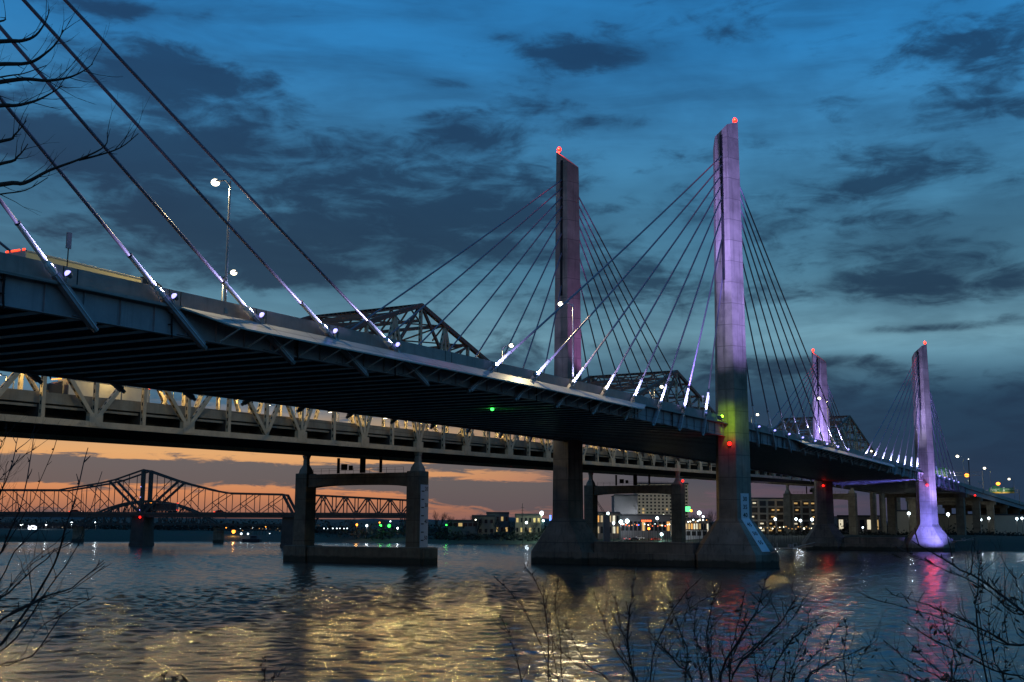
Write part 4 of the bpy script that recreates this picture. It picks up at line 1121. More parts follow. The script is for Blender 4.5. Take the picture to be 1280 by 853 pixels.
# ================================================================== the far bank: buildings, lamps, trees
def FB(x, D):
    """a spot on the ground of the far bank"""
    p = P(x, 658, D); return Vector((p.x, p.y, ground_z(p.x, p.y)))
def land(x, D, zmin=1.6):
    """the same line of sight, pushed back until it stands on dry land"""
    while D < 1500:
        p = P(x, 658, D)
        if ground_z(p.x, p.y) > zmin: return D
        D += 4
    return D
def hz(y, D): return 7.955+(658.6-y)*D/FOC*1.0
def bar_(o, c, lx, ly, lz, m=None): o.box(c, (lx, ly, lz), m, rz=YAW-math.pi/2)
def facade(name, label, cat, x0, x1, ytop, D, depth, mat, rows=0, cols=0, ww=.5, wh=.5, lit=None, roofm='roof', parap=.6, win='glass', y0=None, group=None, frame=None):
    """building facing the river: walls, roof with parapet, each window its own part"""
    D = max(land(x0, D, 2.6), land(x1, D, 2.6)); a = FB((x0+x1)/2, D); wdt = (x1-x0)*D/FOC; zt = hz(ytop, D); zb = a.z-1.0
    t = empty(name, (a.x, a.y, a.z), label, cat, group)
    X = CU; Y = CV
    def bx(mb, u, v, z, lu, lv, lz, m=None):
        c_ = Vector((a.x, a.y, 0))+X*u+Y*v; mb.box((c_.x, c_.y, z), (lu, lv, lz), m, rz=YAW-math.pi/2)
    o = MB(); bx(o, 0, depth/2, (zt+zb)/2, wdt, depth, zt-zb); attach(o.build('wall', mat), t)
    o = MB(); bx(o, 0, depth/2, zt+.16, wdt+.5, depth+.5, .3)
    if parap: bx(o, 0, .1, zt+.3+parap/2, wdt+.3, .3, parap)
    attach(o.build('roof', roofm), t)
    if rows:
        z0 = a.z+ (0.6 if y0 is None else 0); zb2 = z0 if y0 is None else hz(y0, D)
        ch = (zt-zb2)/rows; cw = wdt/cols
        for r_ in range(rows):
            for c_ in range(cols):
                m_ = win
                if lit and random.random() < lit[0]: m_ = random.choice(lit[1])
                o = MB(); bx(o, -wdt/2+cw*(c_+.5), -.03, zb2+ch*(r_+.52), cw*ww, .12, ch*wh)
                attach(o.build('window', m_), t)
    return t
M['bldg_grey'] = surf('grey_wall', (.11, .105, .11), .9, .12, .15)
M['win_dim'] = glow('lit_window_dim', (1.0, .70, .36), .35)
M['win_amber'] = glow('lit_window_amber', (1.0, .45, .10), .8)
random.seed(5)
hotel = facade('hotel', 'cream hotel block with rows of dark square windows behind the second truss pier', 'hotel', 797, 861, 604, 640, 18, 'hotel', 11, 13, .48, .5, (.03, ['win_warm']), y0=650)
facade('blank_building', 'pale blank-walled building left of the cream hotel', 'building', 768, 797.5, 619, 600, 16, 'bldg_grey', 0, 0)
facade('restaurant', 'low brown building with glowing warm windows right of the far pylon base', 'building', 735, 775, 641, 560, 14, 'bldg_brick', 2, 8, .6, .6, (.75, ['win_warm', 'win_white', 'win_dim', 'win_dim', 'win_amber']))
facade('shop_row', 'long low slate building with a red lit sign in front of the hotel', 'building', 776, 838, 644, 520, 14, 'bldg_dark', 1, 12, .7, .45, (.45, ['win_white', 'win_dim', 'win_warm', 'win_dim', 'win_amber']))
facade('pavilion', 'low pavilion with a row of warm lights right of the second truss pier', 'building', 850, 886, 648, 500, 10, 'bldg_brick', 1, 11, .62, .5, (.85, ['win_warm', 'win_white', 'win_dim', 'win_dim', 'win_amber']))
facade('seawall', 'low riverside wall with open bays below the warm-lit pavilion', 'wall', 850, 884, 661, 470, 2, 'bldg_white', 1, 5, .72, .7, None, parap=.2, win='dark')
garage = facade('parking_garage', 'open parking garage with lit concrete levels right of the near pylon', 'parking garage', 938, 1024, 622, 600, 30, 'bldg_dark', 0, 0)
def garage_levels():
    GD = max(land(938, 600, 2.6), land(1024, 600, 2.6))-2; a = FB(981, GD); wdt = 86*GD/FOC
    zt = hz(622, GD); zb = a.z
    for k in range(5):
        z = zb+(zt-zb)*(k+.9)/5; o = MB(); c_ = a; o.box((c_.x, c_.y, z), (wdt, 1.2, .9), 'hotel', rz=YAW-math.pi/2); attach(o.build('level_slab'), garage)
    for k in range(9):
        c_ = a+CU*(wdt*(k/8-.5)); o = MB(); o.box((c_.x, c_.y, (zt+zb)/2), (.9, 1.35, zt-zb), 'hotel', rz=YAW-math.pi/2); attach(o.build('column'), garage)
    for k in range(5):
        for q in range(8):
            if random.random() < .38:
                c_ = a+CU*(wdt*((q+.5)/8-.5)-1.2+2.4*random.random())+CV*.8; z = zb+(zt-zb)*(k+.45)/5
                o = MB(); o.box((c_.x, c_.y, z), (random.uniform(1.0, 2.4), .3, .7), random.choice(['win_warm', 'win_warm', 'win_white']), rz=YAW-math.pi/2); attach(o.build('bay_light'), garage)
garage_levels()
facade('boathouse', 'long low grey building above the grey bank left of the far pylon', 'building', 560, 597, 652, 520, 12, 'bldg_dark', 1, 6, .8, .5, (.05, ['win_warm']), y0=660)
facade('gable_house', 'small brown house with one lit window near the boathouse', 'house', 590, 618, 646, 545, 10, 'bldg_brick', 2, 4, .5, .4, (.3, ['win_warm']))
facade('brown_house', 'brown riverside house with warm windows beside the tall white lamps', 'house', 644, 676, 644, 545, 12, 'bldg_brick', 2, 6, .5, .45, (.45, ['win_warm']))
facade('dark_block', 'dark flat-roofed block behind the bare trees on the bank', 'building', 608, 636, 642, 590, 14, 'bldg_dark', 2, 5, .5, .4, (.12, ['win_warm']))
facade('service_building', 'low building with bright openings behind the round viaduct columns', 'building', 1047, 1100, 643, 640, 14, 'bldg_brick', 1, 6, .6, .6, (.7, ['win_white', 'win_warm', 'win_dim']))
facade('ramp_wall', 'pale lit concrete abutment wall left of the last pylon', 'wall', 1120, 1142, 636, 640, 6, 'hotel', 0, 0)
facade('abutment', 'long brown retaining wall under the viaduct right of the last pylon', 'wall', 1172, 1290, 640, 660, 8, 'hotel', 0, 0, parap=.4)
facade('left_hall', 'long dark riverside hall low on the far left bank', 'building', -20, 112, 661, 640, 20, 'bldg_dark', 1, 22, .6, .35, (.10, ['win_white', 'win_warm', 'win_dim']))
# lit board between the left tower lamps
p = P(40.5, 659.5, 620); t = empty('lit_board', (p.x, p.y, ground_z(p.x, p.y)), 'bright white lit board between the tall lamps on the far left bank', 'billboard')
o = MB(); o.box((p.x, p.y, p.z), (4.4, .3, 2.0), rz=YAW-math.pi/2); attach(o.build('panel', 'lit_screen'), t)
o = MB(); gz = ground_z(p.x, p.y)
for sx in (-1.6, 1.6): c_ = p+CU*sx; o.box((c_.x, c_.y, (gz+p.z)/2), (.25, .25, p.z-gz), rz=YAW-math.pi/2)
attach(o.build('post', 'kdark'), t)
p = P(858.5, 636.5, 560); t = empty('rooftop_sign', tuple(p), 'small green lit sign on a roof right of the second truss pier', 'sign')
o = MB(); o.box(tuple(p), (3.4, .3, 2.4), rz=YAW-math.pi/2); attach(o.build('panel', 'win_green'), t); o = MB(); o.box((p.x, p.y, (p.z+4)/2-.7), (.3, .25, p.z-4), rz=YAW-math.pi/2); attach(o.build('post', 'kdark'), t)
p = P(688, 647.5, land(688, 560)); t = empty('blue_sign', tuple(p), 'upright blue lit sign beside the far pylon base', 'sign')
o = MB(); o.box(tuple(p), (.9, .3, 2.6), rz=YAW-math.pi/2); attach(o.build('panel', 'win_blue'), t); o = MB(); o.box((p.x, p.y, p.z/2), (.25, .25, p.z-2.6)); attach(o.build('post', 'kdark'), t)
p = P(808, 651.2, 517); t = empty('neon_sign', tuple(p), 'red neon sign strip above the shop windows', 'sign')
o = MB()
for k in range(6): c_ = p+CU*((k-2.5)*.75); o.box((c_.x, c_.y, c_.z), (.55, .2, .75), rz=YAW-math.pi/2)
attach(o.build('neon_letter', 'win_red'), t); o = MB(); c_ = p+CV*.25; o.box(tuple(c_), (5.2, .15, 1.0), rz=YAW-math.pi/2); attach(o.build('panel', 'kdark'), t)

LENS = {'w': ('lit_cyan', (.85, .93, 1.0)), 'c': ('lit_cyan', (.45, 1.0, .92)), 'o': ('lit_sodium', (1, .5, .12)), 'g': ('lit_green', (.1, 1, .2)), 'y': ('lit_warm', (1, .8, .4)), 'r': ('lit_tail', (1, .1, .05))}
def post_lamp(x, y, D, k, r, label, group, power=0, name='lamp_post'):
    D = land(x, D); p = P(x, y, D); gz = ground_z(p.x, p.y); t = empty(name, (p.x, p.y, gz), label, 'lamp post', group)
    o = MB(); o.tube([(p.x, p.y, gz-.3), (p.x, p.y, p.z-.3)], [.12, .07], 6); o.box((p.x, p.y, p.z-.28), (.3, .3, .2)); attach(o.build('pole', 'kdark'), t)
    o = MB(); o.ball((p.x, p.y, p.z), r, None, 10); attach(o.build('globe', LENS[k][0]), t)
    if power: attach(lamp('POINT', (p.x-.6*CV.x, p.y-.6*CV.y, p.z-r-.5), power, (.62, 1, .7) if 4900 < power < 5100 else LENS[k][1], radius=.3), t)
    return t
GA = 'lamps on the far bank'
for a_ in ((677, 641.5, 500, 'w', .95, 'brightest tall white lamp over the lit green bank', GA, 5000), (679, 651, 480, 'c', .55, 'small cyan lamp on a pole below the brightest bank lamp', GA, 900),
           (658, 653.5, 520, 'w', .6, 'white lamp left of the brightest bank lamp', GA, 300), (558, 656.5, 500, 'g', .40, 'green navigation lamp at the grey boathouse', GA, 60),
           (594.5, 650, 520, 'y', .35, 'small warm lamp at the small brown house gable', GA, 0),
           (446, 656, 560, 'o', .55, 'orange lamp seen through the first truss pier, leftmost of its three large lamps', GA, 300), (458.5, 657.2, 560, 'w', .6, 'white lamp seen through the first truss pier', GA, 300),
           (474.5, 653.5, 560, 'o', .4, 'small orange lamp seen through the first truss pier', GA, 0), (475.5, 657.5, 555, 'g', .75, 'left green lamp seen through the first truss pier', GA, 100), (486.5, 657.5, 555, 'g', .8, 'right green lamp seen through the first truss pier', GA, 100),
           (497, 660.5, 550, 'w', .5, 'pale lamp right of the green pair inside the first truss pier', GA, 200), (488, 652, 570, 'w', .35, 'small high white lamp inside the first truss pier', GA, 0),
           (292, 664.5, 600, 'o', .95, 'largest orange lamp on the left bank beside a barge', GA, 700), (283, 660, 620, 'o', .4, 'small orange lamp left of the largest orange bank lamp', GA, 0), (301.5, 667.5, 600, 'w', .5, 'left white lamp of a low pair by the largest orange lamp', GA, 0), (310, 667.5, 600, 'w', .45, 'right white lamp of a low pair by the largest orange lamp', GA, 0),
           (316, 660, 620, 'w', .35, 'small white lamp above the moored barge', GA, 0), (332, 659, 620, 'o', .35, 'small orange lamp left of the first truss pier', GA, 0), (337, 667.5, 610, 'w', .3, 'small white lamp low beside the first truss pier', GA, 0),
           (27, 655.5, 620, 'w', .75, 'tall white lamp far left of the lit board', GA, 300), (58, 655, 620, 'w', .75, 'tall white lamp right of the lit board', GA, 300), (89.5, 654.5, 620, 'w', .75, 'tall white lamp under the red car on the cantilever bridge', GA, 300), (120, 654, 620, 'w', .8, 'tall white lamp nearest the arched bridge', GA, 300),
           (760, 642, 540, 'c', .65, 'cyan lamp over the brown restaurant', GA, 500), (767, 654, 515, 'w', .6, 'white lamp at the right end of the restaurant', GA, 500), (776, 652.5, 505, 'w', .9, 'left of the two largest white lamps before the shop row', GA, 900), (784, 651.5, 505, 'w', .95, 'right of the two largest white lamps before the shop row', GA, 900),
           (800, 649, 590, 'w', .85, 'white lamp above the red neon sign', GA, 9000), (816, 649.5, 590, 'w', .8, 'left white lamp of a pair right of the neon sign', GA, 9000), (821.5, 648, 505, 'w', .7, 'right white lamp of a pair right of the neon sign', GA, 500), (829.5, 644.5, 600, 'y', .7, 'warm lamp against the hotel beside the second truss pier', GA, 9000),
           (811, 661, 495, 'o', .6, 'low orange lamp on the bank before the shop row', GA, 200), (851.5, 655, 490, 'w', .75, 'white lamp at the right face of the second truss pier', GA, 500), (864, 638.5, 545, 'o', .6, 'orange lamp beside the green rooftop sign', GA, 300), (874, 641.3, 520, 'w', .9, 'large white lamp right of the green rooftop sign', GA, 700), (879, 646, 520, 'w', .5, 'white lamp at the left edge of the near pylon', GA, 300), (827, 668, 455, 'c', .7, 'low cyan kiosk lamp by the water at the second truss pier', GA, 500),
           (969, 649, 540, 'w', .6, 'white lamp before the parking garage, leftmost', GA, 400), (995, 649, 540, 'w', .6, 'white lamp before the parking garage, left of a close pair', GA, 300), (1000.6, 651, 535, 'w', .65, 'white lamp before the parking garage, right of a close pair', GA, 300), (1015, 649.5, 540, 'w', .7, 'white lamp at the left edge of the far lavender pylon shaft', GA, 300),
           (1068, 647, 560, 'w', .55, 'white lamp over the service building', GA, 400), (1078.5, 659.5, 540, 'w', .4, 'small white lamp low before the service building', GA, 200), (1136, 642, 590, 'w', .8, 'white lamp under the deck left of the last pylon', GA, 1500), (1185, 643, 620, 'w', .85, 'white lamp under the viaduct just right of the last pylon', GA, 1500),
           (1226, 650, 600, 'w', .65, 'left lamp of the middle pair under the viaduct', GA, 700), (1236, 648, 600, 'w', .65, 'right lamp of the middle pair under the viaduct', GA, 700), (1271, 648.5, 620, 'w', .65, 'left lamp of the rightmost pair under the viaduct', GA, 500), (1277.5, 648, 620, 'w', .65, 'right lamp of the rightmost pair under the viaduct', GA, 500)):
    post_lamp(*a_)
# tiny light string along the far quay
qs = empty('quay_lights', tuple(P(420, 660.5, 600)), 'row of tiny white quay lights left of the orange lamp inside the truss pier', 'light string')
for k, x in enumerate((405, 409.5, 416, 421, 425, 430, 434)):
    o = MB(); p = P(x, 660.8, land(x, 600)); o.ball(tuple(p), .28, 'lit_cyan'); o.box((p.x, p.y, p.z/2), (.12, .12, p.z-.4), 'kdark'); attach(o.build('bulb_post'), qs)
for nm, lb_, x0, x1, y, D, mats in (('terrace_lights', 'string of warm terrace lights in front of the pavilion right of the second truss pier', 852, 884, 651.5, 495, ('lit_warm', 'lit_warm', 'win_amber', 'lit_cyan')),
                               ('promenade_lights', 'string of mixed small promenade lights below the red neon sign', 778, 838, 656.5, 488, ('lit_warm', 'win_amber', 'win_red', 'lit_cyan', 'win_blue')),
                               ('road_lights', 'string of tiny warm road lights along the bank before the parking garage', 945, 1018, 660, 500, ('win_warm', 'win_amber', 'lit_warm')),
                               ('far_quay_lights', 'string of tiny lights along the low shore left of the first truss pier', 296, 352, 662.5, 600, ('win_amber', 'lit_cyan', 'win_warm'))):
    qs = empty(nm, tuple(P((x0+x1)/2, y, D)), lb_, 'light string'); x = x0
    while x < x1:
        D2 = land(x, D); p = P(x, y+random.uniform(-1.5, 1.5), D2); o = MB(); gz = ground_z(p.x, p.y); o.ball(tuple(p), random.uniform(.16, .34), random.choice(mats)); o.box((p.x, p.y, (p.z+gz)/2-.2), (.1, .1, max(.3, p.z-gz)), 'kdark'); attach(o.build('bulb_post'), qs); x += random.uniform(2.2, 5.0)
# moored barge
p = P(315, 676, 575); t = empty('barge', (p.x, p.y, 0), 'small dark barge moored on the far left bank', 'barge')
def lb(mb, u, v, z, lu, lv, lz): c_ = Vector((p.x, p.y, 0))+CU*u+CV*v; mb.box((c_.x, c_.y, z), (lu, lv, lz), None, YAW-math.pi/2)
o = MB(); o.loft([[tuple(Vector((p.x, p.y, 0))+CU*u+CV*v+Vector((0, 0, z))) for v, z in ((-2.2, -.4), (2.2, -.4), (2.4, 1.5), (-2.4, 1.5))] for u in (-4.2, 4.2)]); attach(o.build('hull', 'dark_body'), t)
o = MB(); lb(o, 1.0, 0, 2.3, 3.4, 2.8, 1.6); attach(o.build('cabin', 'bldg_dark'), t)
o = MB(); lb(o, 1.0, -1.42, 2.5, 2.6, .05, .5); attach(o.build('window', 'glass'), t)
# bank dock, kiosk and boom crane near the second truss pier
p = P(815, 676.5, 425); t = empty('dock', (p.x, p.y, .4), 'pale floating dock strip at the waterline before the second truss pier', 'dock')
o = MB(); o.box((p.x, p.y, 1.4), (13, 2.4, .5), rz=YAW-math.pi/2); attach(o.build('deck', 'bldg_white'), t)
o = MB()
for k in range(4): c_ = p+CU*(k*4-6); o.box((c_.x, c_.y, .4), (.4, .4, 2.6), rz=YAW)
attach(o.build('pile', 'kdark'), t)
attach(lamp('POINT', (p.x-2*CV.x, p.y-2*CV.y, 4.0), 250, (1, .85, .5)), t)
a = FB(757, 540); t = empty('crane', tuple(a), 'thin lattice crane boom leaning left over the restaurant', 'crane')
b0 = P(758, 646, 540); b1 = P(741, 618, 540); o = MB(); n_ = (b1-b0); pv = None
for sx, sy in ((-.5, 0), (.5, 0)): o.bar(b0+CU*sx, b1+CU*sx*.4, .16, .16)
for k in range(12):
    f0, f1 = k/12, (k+1)/12; e = 1 if k % 2 else -1
    o.bar(b0+n_*f0+CU*(.5*e*(1-.6*f0)), b0+n_*f1-CU*(.5*e*(1-.6*f1)), .1, .1)
attach(o.build('boom', 'kdark'), t); o = MB(); o.box((b0.x, b0.y, (a.z+b0.z)/2), (3, 3, b0.z-a.z+1), rz=YAW); attach(o.build('crane_body', 'bldg_dark'), t)
a = FB(653, 560); t = empty('radio_mast', tuple(a), 'thin lattice radio mast standing above the brown house', 'mast'); o = MB(); z1 = hz(629, 560)
o.tube([tuple(a), (a.x, a.y, z1)], .12, 5); 
for k in range(5): o.box((a.x, a.y, z1-2-k*1.3), (1.6-.1*k, .12, .12), rz=YAW-math.pi/2)
attach(o.build('lattice', 'kdark'), t)
# parked cars on the bank road
random.seed(9)
for k, (x, D, mt, lb_) in enumerate(((786, 480, 'bldg_white', 'pale car parked on the bank below the white lamps, leftmost'), (793, 482, 'dark_body', 'dark car parked between two pale cars on the bank'), (799, 484, 'bldg_white', 'pale car parked below the red neon sign'), (820, 486, 'red_body', 'red car parked on the bank left of the second truss pier'))):
    a = FB(x, land(x, D, 2.2)); car(lb_, tuple(a), tuple(CU), mt, 'cars parked on the far bank')

# bare winter trees on the far bank
def grow(mb, p, d, L, r, lv, rng, spread=.55, seg=3, nch=3, up=.12, thin=.6, m=None, sides=4):
    pts = [p]; rs = [r]; q = p.copy(); dd = d.copy(); kids = []
    for i in range(seg):
        dd = (dd+Vector((rng.uniform(-1, 1), rng.uniform(-1, 1), rng.uniform(-1, 1)))*.16+Vector((0, 0, up*.5))).normalized()
        q = q+dd*(L/seg); pts.append(q.copy()); rs.append(r*(1-(1-thin)*(i+1)/seg)); kids.append((q.copy(), dd.copy(), rs[-1]))
    mb.tube(pts, rs, sides, m, cap=False)
    if lv <= 0: return
    for i in range(nch):
        kq, kd, kr = kids[min(len(kids)-1, rng.randrange(max(0, len(kids)-2), len(kids)))] if i else kids[-1]
        nd = (kd+Vector((rng.uniform(-1, 1), rng.uniform(-1, 1), rng.uniform(-.4, .9)))*spread+Vector((0, 0, up))).normalized()
        grow(mb, kq, nd, L*rng.uniform(.6, .82), kr*.78, lv-1, rng, spread, seg, nch, up, thin, m, sides)
def far_tree(seed, h):
    rng = random.Random(seed)
    t = bpy.data.objects.new('bare_tree', None); COL.objects.link(t)
    o = MB(); o.tube([(0, 0, -.6), (.05, 0, h*.15), (.12, .05, h*.30)], [h*.028, h*.022, h*.018], 7); attach(o.build('trunk', 'fartree'), t)
    o = MB()
    for k in range(4):
        a_ = k*1.57+rng.random()
        grow(o, Vector((.1, .05, h*(.22+.03*k))), Vector((math.cos(a_)*.55, math.sin(a_)*.55, 1)).normalized(), h*.27, h*.024, 4, rng, .6, 2, 3, .10, .6, None, 3)
    attach(o.build('crown', 'fartree'), t)
    return t
protos = [far_tree(3, 12.0), far_tree(8, 12.0), far_tree(21, 12.0)]
TL = [(549, 545, 12.5, 'broad bare tree at the right edge of the first truss pier'), (563, 550, 10.5, 'bare tree behind the left end of the grey boathouse'), (577, 555, 9, 'low bare tree over the middle of the boathouse roof'), (597, 560, 11.5, 'rounded bare tree behind the small brown house'),
      (622, 570, 9.5, 'bare tree behind the dark flat-roofed block'), (640, 560, 9.0, 'small bare tree left of the radio mast'), (668, 565, 8.5, 'bare tree behind the brown house'), (700, 560, 9, 'bare tree hidden partly by the far pylon base'),
      (392, 600, 8.5, 'bare tree at the left inside the first truss pier'), (440, 600, 8.0, 'bare tree above the orange lamp inside the first truss pier'), (478, 590, 9.0, 'bare tree above the green lamps inside the first truss pier'), (505, 580, 10.5, 'bare tree at the right inside the first truss pier'),
      (889, 560, 11.0, 'dark bare tree left of the near pylon shaft'), (868, 570, 10, 'dark bare tree above the pavilion roof'), (1110, 620, 9.5, 'bare tree left of the lit abutment wall')]
for k, (x, D, h, lb_) in enumerate(TL):
    pr = protos[k % 3]; o = pr if k < 3 else copy_tree(pr)
    D = land(x, D, 3.0); a = FB(x, D); o.location = a; s_ = h/12.0; o.scale = (s_, s_, s_); o.rotation_euler.z = k*1.1
    tag(o, lb_, 'tree', 'bare trees on the far bank')
# scrub and woods that read as one dark mass along the far bank
rng = random.Random(4); o = MB()
def clump(x, D, h, n, wd):
    a = FB(x, land(x, D))
    for k in range(n):
        u = rng.gauss(0, wd); v = rng.uniform(-4, 10); q = Vector((a.x, a.y, 0))+CU*u+CV*v
        zz_ = ground_z(q.x, q.y)+abs(rng.gauss(0, .5))*h*(1-min(.8, abs(u)/wd/3)); s_ = rng.uniform(.35, .9)
        d1 = Vector((rng.uniform(-1, 1), rng.uniform(-1, 1), rng.uniform(-1, 1))).normalized()*s_; d2 = Vector((rng.uniform(-1, 1), rng.uniform(-1, 1), rng.uniform(-1, 1))).normalized()*s_
        c_ = Vector((q.x, q.y, zz_)); o.poly([c_-d1, c_+d2, c_+d1, c_-d2], [(0, 1, 2, 3)])
for k in range(46):
    x = -30+k*16.5
    if 690 < x < 700: continue
    clump(x, 640+rng.uniform(-10, 60) if x < 390 else 590+rng.uniform(-10, 40), rng.uniform(4, 7.5), 240, 7)
for k in range(16): clump(545+k*10, 520+rng.uniform(0, 40), rng.uniform(2, 4.0), 90, 3.0)
for k in range(14): clump(905+k*29, 620+rng.uniform(0, 60), rng.uniform(4, 7), 160, 6)
for k in range(18): clump(985+k*17, 545+rng.uniform(0, 25), rng.uniform(1.0, 2.0), 70, 4)
tag(o.build('far_wood', 'wood'), 'dark scrub and woods along the far bank', kind='stuff')

# ================================================================== near bank: bare saplings and an overhanging tree
def thing_bush(name, label, base_px, D, stems, seed, group, leafy=0, h=2.6, lv=2, r0=.014, cat='sapling', dens=(1, 1, 2, 2)):
    """a bare sapling: traced stems as (photo x, y, metres nearer) paths, side twigs grown from them"""
    rng = random.Random(seed)
    bp0 = P(base_px[0], base_px[1], D); gz = ground_z(bp0.x, bp0.y)
    t = empty(name, (bp0.x, bp0.y, gz), label, cat, group)
    tr = MB(); tw = MB(); lf = MB()
    for st_ in list(stems):
        if st_[0] >= .7 and cat == 'sapling':      # a thinner companion stem beside each traced one
            ox, oy = rng.uniform(-26, 26), rng.uniform(0, 30); stems.append([st_[0]*.55]+[(x+ox*(i_/2)+rng.uniform(-6, 6), y+oy*(i_/3), dz+rng.uniform(-.3, .3)) for i_, (x, y, dz) in enumerate(st_[1:])])
    for st_ in stems:
        pts = [P(x, y, D+dz+.5*math.sin(i_*1.9+st_[0]*7)*(i_/3)) for i_, (x, y, dz) in enumerate(st_[1:])]
        r_ = r0*st_[0]
        if pts[0].z > gz+.02 and st_[0] > 0: pts = [Vector((bp0.x+(pts[0].x-bp0.x)*.35, bp0.y+(pts[0].y-bp0.y)*.35, gz-.1))]+pts
        n = len(pts); fine = []
        for i in range(n-1):
            for k in range(4):
                f = k/4; p0 = pts[max(0, i-1)]; p1 = pts[i]; p2 = pts[i+1]; p3 = pts[min(n-1, i+2)]
                fine.append(.5*((2*p1)+(p2-p0)*f+(2*p0-5*p1+4*p2-p3)*f*f+(3*p1-p0-3*p2+p3)*f**3)+Vector((rng.gauss(0, .006), rng.gauss(0, .006), rng.gauss(0, .004))))
        fine.append(pts[-1]); N_ = len(fine)
        tr.tube(fine, [max(.0036, r_*(1-.8*i/(N_-1))) for i in range(N_)], 6)
        e = 1
        for i in range(2, N_-1):
            for rep in range(rng.choice(dens)):
                d = (fine[i+1]-fine[i]).normalized(); side = (R2*e+U2*rng.uniform(-.2, .6)+FW*rng.uniform(-.7, .7)).normalized(); e = -e
                ln = rng.uniform(.05, .36)*(1.15-.6*i/N_)*h/2.6
                if rng.random() < .5: ln *= .4
                grow(tw, fine[i], (d*1.0+side*.7).normalized(), ln, max(.0034, r_*.36), lv if ln > .2 else 0, rng, .55, 3, 2, .18, .55, None, 4)
                if rng.random() < .5: tw.ball(fine[i]+side*.012, .009, None, 5)
            if leafy and rng.random() < leafy:
                for q in range(rng.randrange(1, 4)):
                    c_ = fine[i]+Vector((rng.gauss(0, .05), rng.gauss(0, .05), rng.gauss(0, .04)-.03)); a1 = 1.5* Vector((rng.gauss(0, 1), rng.gauss(0, 1), rng.gauss(-.8, .6))).normalized()*rng.uniform(.02, .045); a2 = a1.cross(Vector((rng.gauss(0, 1), rng.gauss(0, 1), rng.gauss(0, 1)))).normalized()*.013
                    lf.poly([c_-a1, c_+a2+a1*.1, c_+a1, c_-a2+a1*.1], [(0, 1, 2, 3)])
    tr.poly(tw.v, tw.f); attach(tr.build('branches', 'twig'), t)
    if lf.v: attach(lf.build('dead_leaves', 'leaf'), t)
    return t
GB = 'bare saplings on the near bank'
def T(w, *pts): return [w]+[p if len(p) == 3 else (p[0], p[1], 0) for p in pts]
thing_bush('sapling', 'bare sapling with a tall straight stem, leftmost of the bottom thicket', (770, 950), 13.0, [
    T(1.1, (792, 880), (785, 800), (790, 746), (795, 710)), T(.8, (810, 875), (820, 806), (850, 751), (872, 726)), T(.8, (690, 880), (685, 786), (675, 736), (655, 704)), T(.7, (706, 880), (700, 800), (694, 755), (698, 722)),
    T(.6, (660, 880), (645, 820), (636, 790), (622, 765)), T(.7, (800, 880), (770, 812), (752, 770), (742, 738)), T(.7, (770, 880), (732, 830), (716, 800), (708, 776))], 1, GB)
thing_bush('sapling', 'dense bare sapling with many crossing twigs in the middle of the thicket', (905, 960), 12.0, [
    T(1.2, (898, 876), (920, 806), (945, 766), (960, 716)), T(1.0, (908, 876), (950, 806), (980, 771), (999, 742)), T(.9, (892, 872), (884, 800), (888, 766), (896, 735)), T(.8, (858, 876), (860, 821), (845, 776), (836, 748)), T(.8, (870, 876), (846, 830), (826, 806), (812, 790)),
    T(.8, (912, 872), (914, 820), (922, 780), (932, 738)), T(.7, (880, 876), (874, 830), (868, 790), (872, 756))], 2, GB, leafy=.12)
thing_bush('sapling', 'low bare sapling with a few dead leaves, right side of the thicket', (985, 960), 14.0, [
    T(1.0, (962, 876), (985, 806), (1008, 785), (1030, 768)), T(.7, (1056, 880), (1055, 830), (1058, 800), (1056, 772)), T(.8, (1000, 876), (1030, 832), (1062, 818), (1085, 808)), T(.7, (950, 876), (944, 830), (940, 800), (928, 776)), T(.7, (985, 876), (992, 830), (1006, 800), (1014, 760))], 3, GB, leafy=.35)
thing_bush('sapling', 'arching bare sapling leaning in from the right edge', (1310, 930), 12.0, [
    T(1.5, (1310, 800), (1280, 766), (1235, 731), (1190, 706), (1140, 676)), T(1.2, (1310, 835), (1262, 806), (1210, 778), (1160, 757), (1112, 742)), T(1.0, (1300, 880), (1240, 838), (1180, 806), (1128, 776)),
    T(.8, (1224, 800), (1221, 746), (1224, 712), (1222, 688)), T(.9, (1310, 850), (1288, 790), (1276, 742), (1262, 712)), T(.8, (1230, 880), (1180, 850), (1140, 828), (1104, 800)), T(.8, (1262, 880), (1244, 826), (1236, 780), (1240, 744)), T(.7, (1180, 880), (1150, 852), (1128, 842), (1096, 838)),
    T(.7, (1200, 880), (1196, 830), (1182, 790), (1176, 752))], 4, GB, leafy=.35)
thing_bush('sapling', 'bare sapling leaning in from the left edge over the water', (-60, 960), 12.0, [
    T(1.6, (-40, 870), (15, 790), (60, 720), (82, 660), (110, 560)), T(1.3, (-30, 830), (40, 755), (90, 735), (130, 700)), T(1.2, (-40, 760), (0, 690), (30, 620), (42, 545)), T(1.1, (-50, 700), (-10, 640), (12, 590), (22, 548)),
    T(1.0, (-50, 800), (10, 742), (55, 700), (100, 672)), T(1.0, (-40, 820), (-5, 740), (20, 690), (60, 650)), T(.8, (-30, 870), (40, 820), (78, 770), (118, 745)), T(.8, (-60, 650), (-20, 600), (0, 562), (8, 530))], 5, GB, h=3.0, dens=(0, 1, 1, 1))
for k, (x, y, lb_) in enumerate(((205, 838, 'small weed tip left of centre at the bottom edge'), (332, 820, 'thin single weed stalk at the bottom edge'), (985, 800, 'thin upright weed stalk within the thicket'))):
    thing_bush('weed', lb_, (x, 960), 9.0+k, [T(.6, (x-2, 880), (x-4, y+18), (x+2, y)), T(.5, (x+6, 880), (x+16, y+26), (x+24, y+14))], 30+k, 'weeds on the near bank', leafy=.3, h=.8, lv=0, cat='weed')
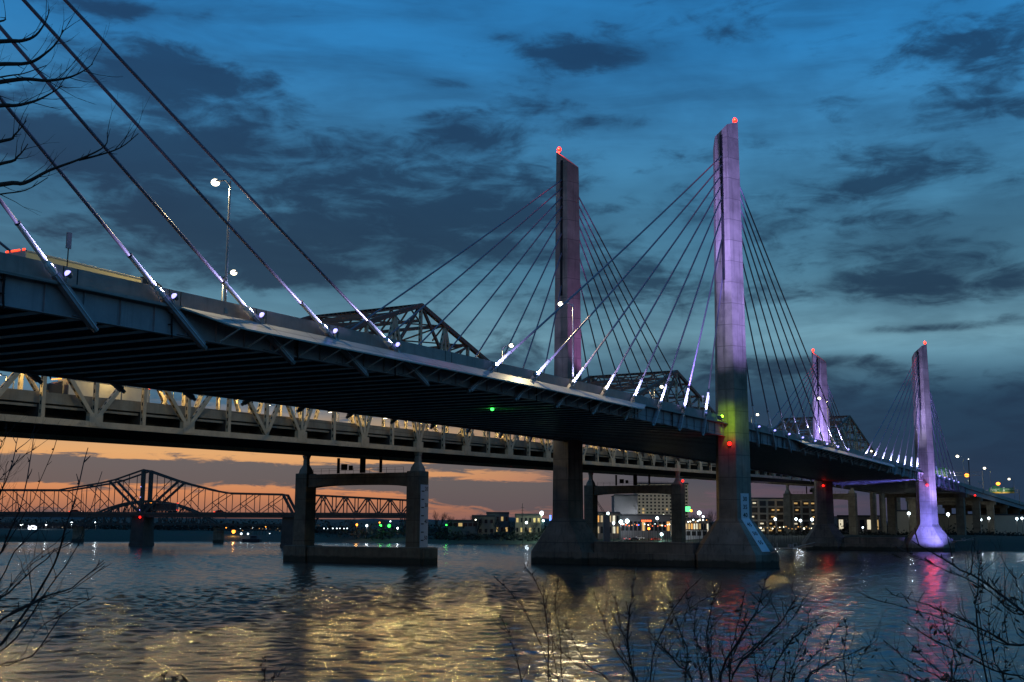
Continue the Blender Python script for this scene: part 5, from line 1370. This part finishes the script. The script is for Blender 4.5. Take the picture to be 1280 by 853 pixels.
# tree beyond the left edge whose limbs reach into the picture
D_ = 15.0; b0 = P(-330, 900, D_); gz = ground_z(b0.x, b0.y)
t = empty('bare_tree', (b0.x, b0.y, gz), 'bare tree whose dark limbs reach in from the upper left edge', 'tree')
o = MB(); tp = [Vector((b0.x, b0.y, gz-.3)), Vector((b0.x, b0.y, gz+2)), P(-325, 420, D_), P(-310, 200, D_), P(-318, 0, D_), P(-310, -250, D_)]
o.tube(tp, [.34, .28, .24, .19, .14, .07], 12); attach(o.build('trunk', 'bark'), t)
random.seed(77); rng = random.Random(77)
LIMBS = [((-318, 270), (-150, 262), (0, 231), (30, 229), (62, 213), (100, 199), (131, 183), (134, 166)), ((98, 200), (120, 195), (150, 185), (173, 167)), ((-312, 160), (-150, 150), (-10, 133), (20, 132), (45, 126), (65, 116), (78, 107)),
         ((-314, 130), (-120, 118), (-10, 104), (30, 99), (60, 101), (86, 97), (104, 89), (116, 80)), ((-316, 90), (-120, 92), (-10, 81), (35, 79), (58, 66), (72, 52), (79, 37)), ((-316, 60), (-120, 60), (0, 52), (28, 51), (45, 44), (57, 27), (62, 12)),
         ((-316, 240), (-140, 228), (0, 205), (22, 196), (35, 180)), ((-316, 210), (-130, 196), (0, 177), (18, 169), (33, 151)), ((-150, 262), (-60, 255), (0, 243), (32, 238), (60, 222)), ((-310, 20), (-120, 40), (-6, 28), (6, 22)), ((-120, 118), (-40, 104), (10, 95), (30, 92), (58, 82))]
lm = MB(); tw = MB()
for li, L_ in enumerate(LIMBS):
    n = len(L_); pts = [P(x, y, D_+.25*math.sin(li*1.7)*(i/n)) for i, (x, y) in enumerate(L_)]
    fine = []
    for i in range(n-1):
        for k in range(4):
            f = k/4; p0 = pts[max(0, i-1)]; p1 = pts[i]; p2 = pts[i+1]; p3 = pts[min(n-1, i+2)]
            fine.append(.5*((2*p1)+(p2-p0)*f+(2*p0-5*p1+4*p2-p3)*f*f+(3*p1-p0-3*p2+p3)*f**3))
    fine.append(pts[-1]); N_ = len(fine); big = .045 if L_[0][0] < -300 else .018
    lm.tube(fine, [.005+(big-.005)*(1-i/(N_-1))**1.25 for i in range(N_)], 7)
    for i in range(2, N_-1):
        if rng.random() < .55:
            d = (fine[i+1]-fine[i]).normalized(); sd = (U2*rng.choice((1, 1, -1))+FW*rng.uniform(-.6, .6)).normalized()
            ln = rng.uniform(.08, .4)
            grow(tw, fine[i], (d+sd*.7).normalized(), ln, .0055, 1 if ln > .2 else 0, rng, .5, 3, 2, .1, .5, None, 4)
lm.mats = ['bark']; lm.poly(tw.v, tw.f, 'twig'); attach(lm.build('limbs'), t)
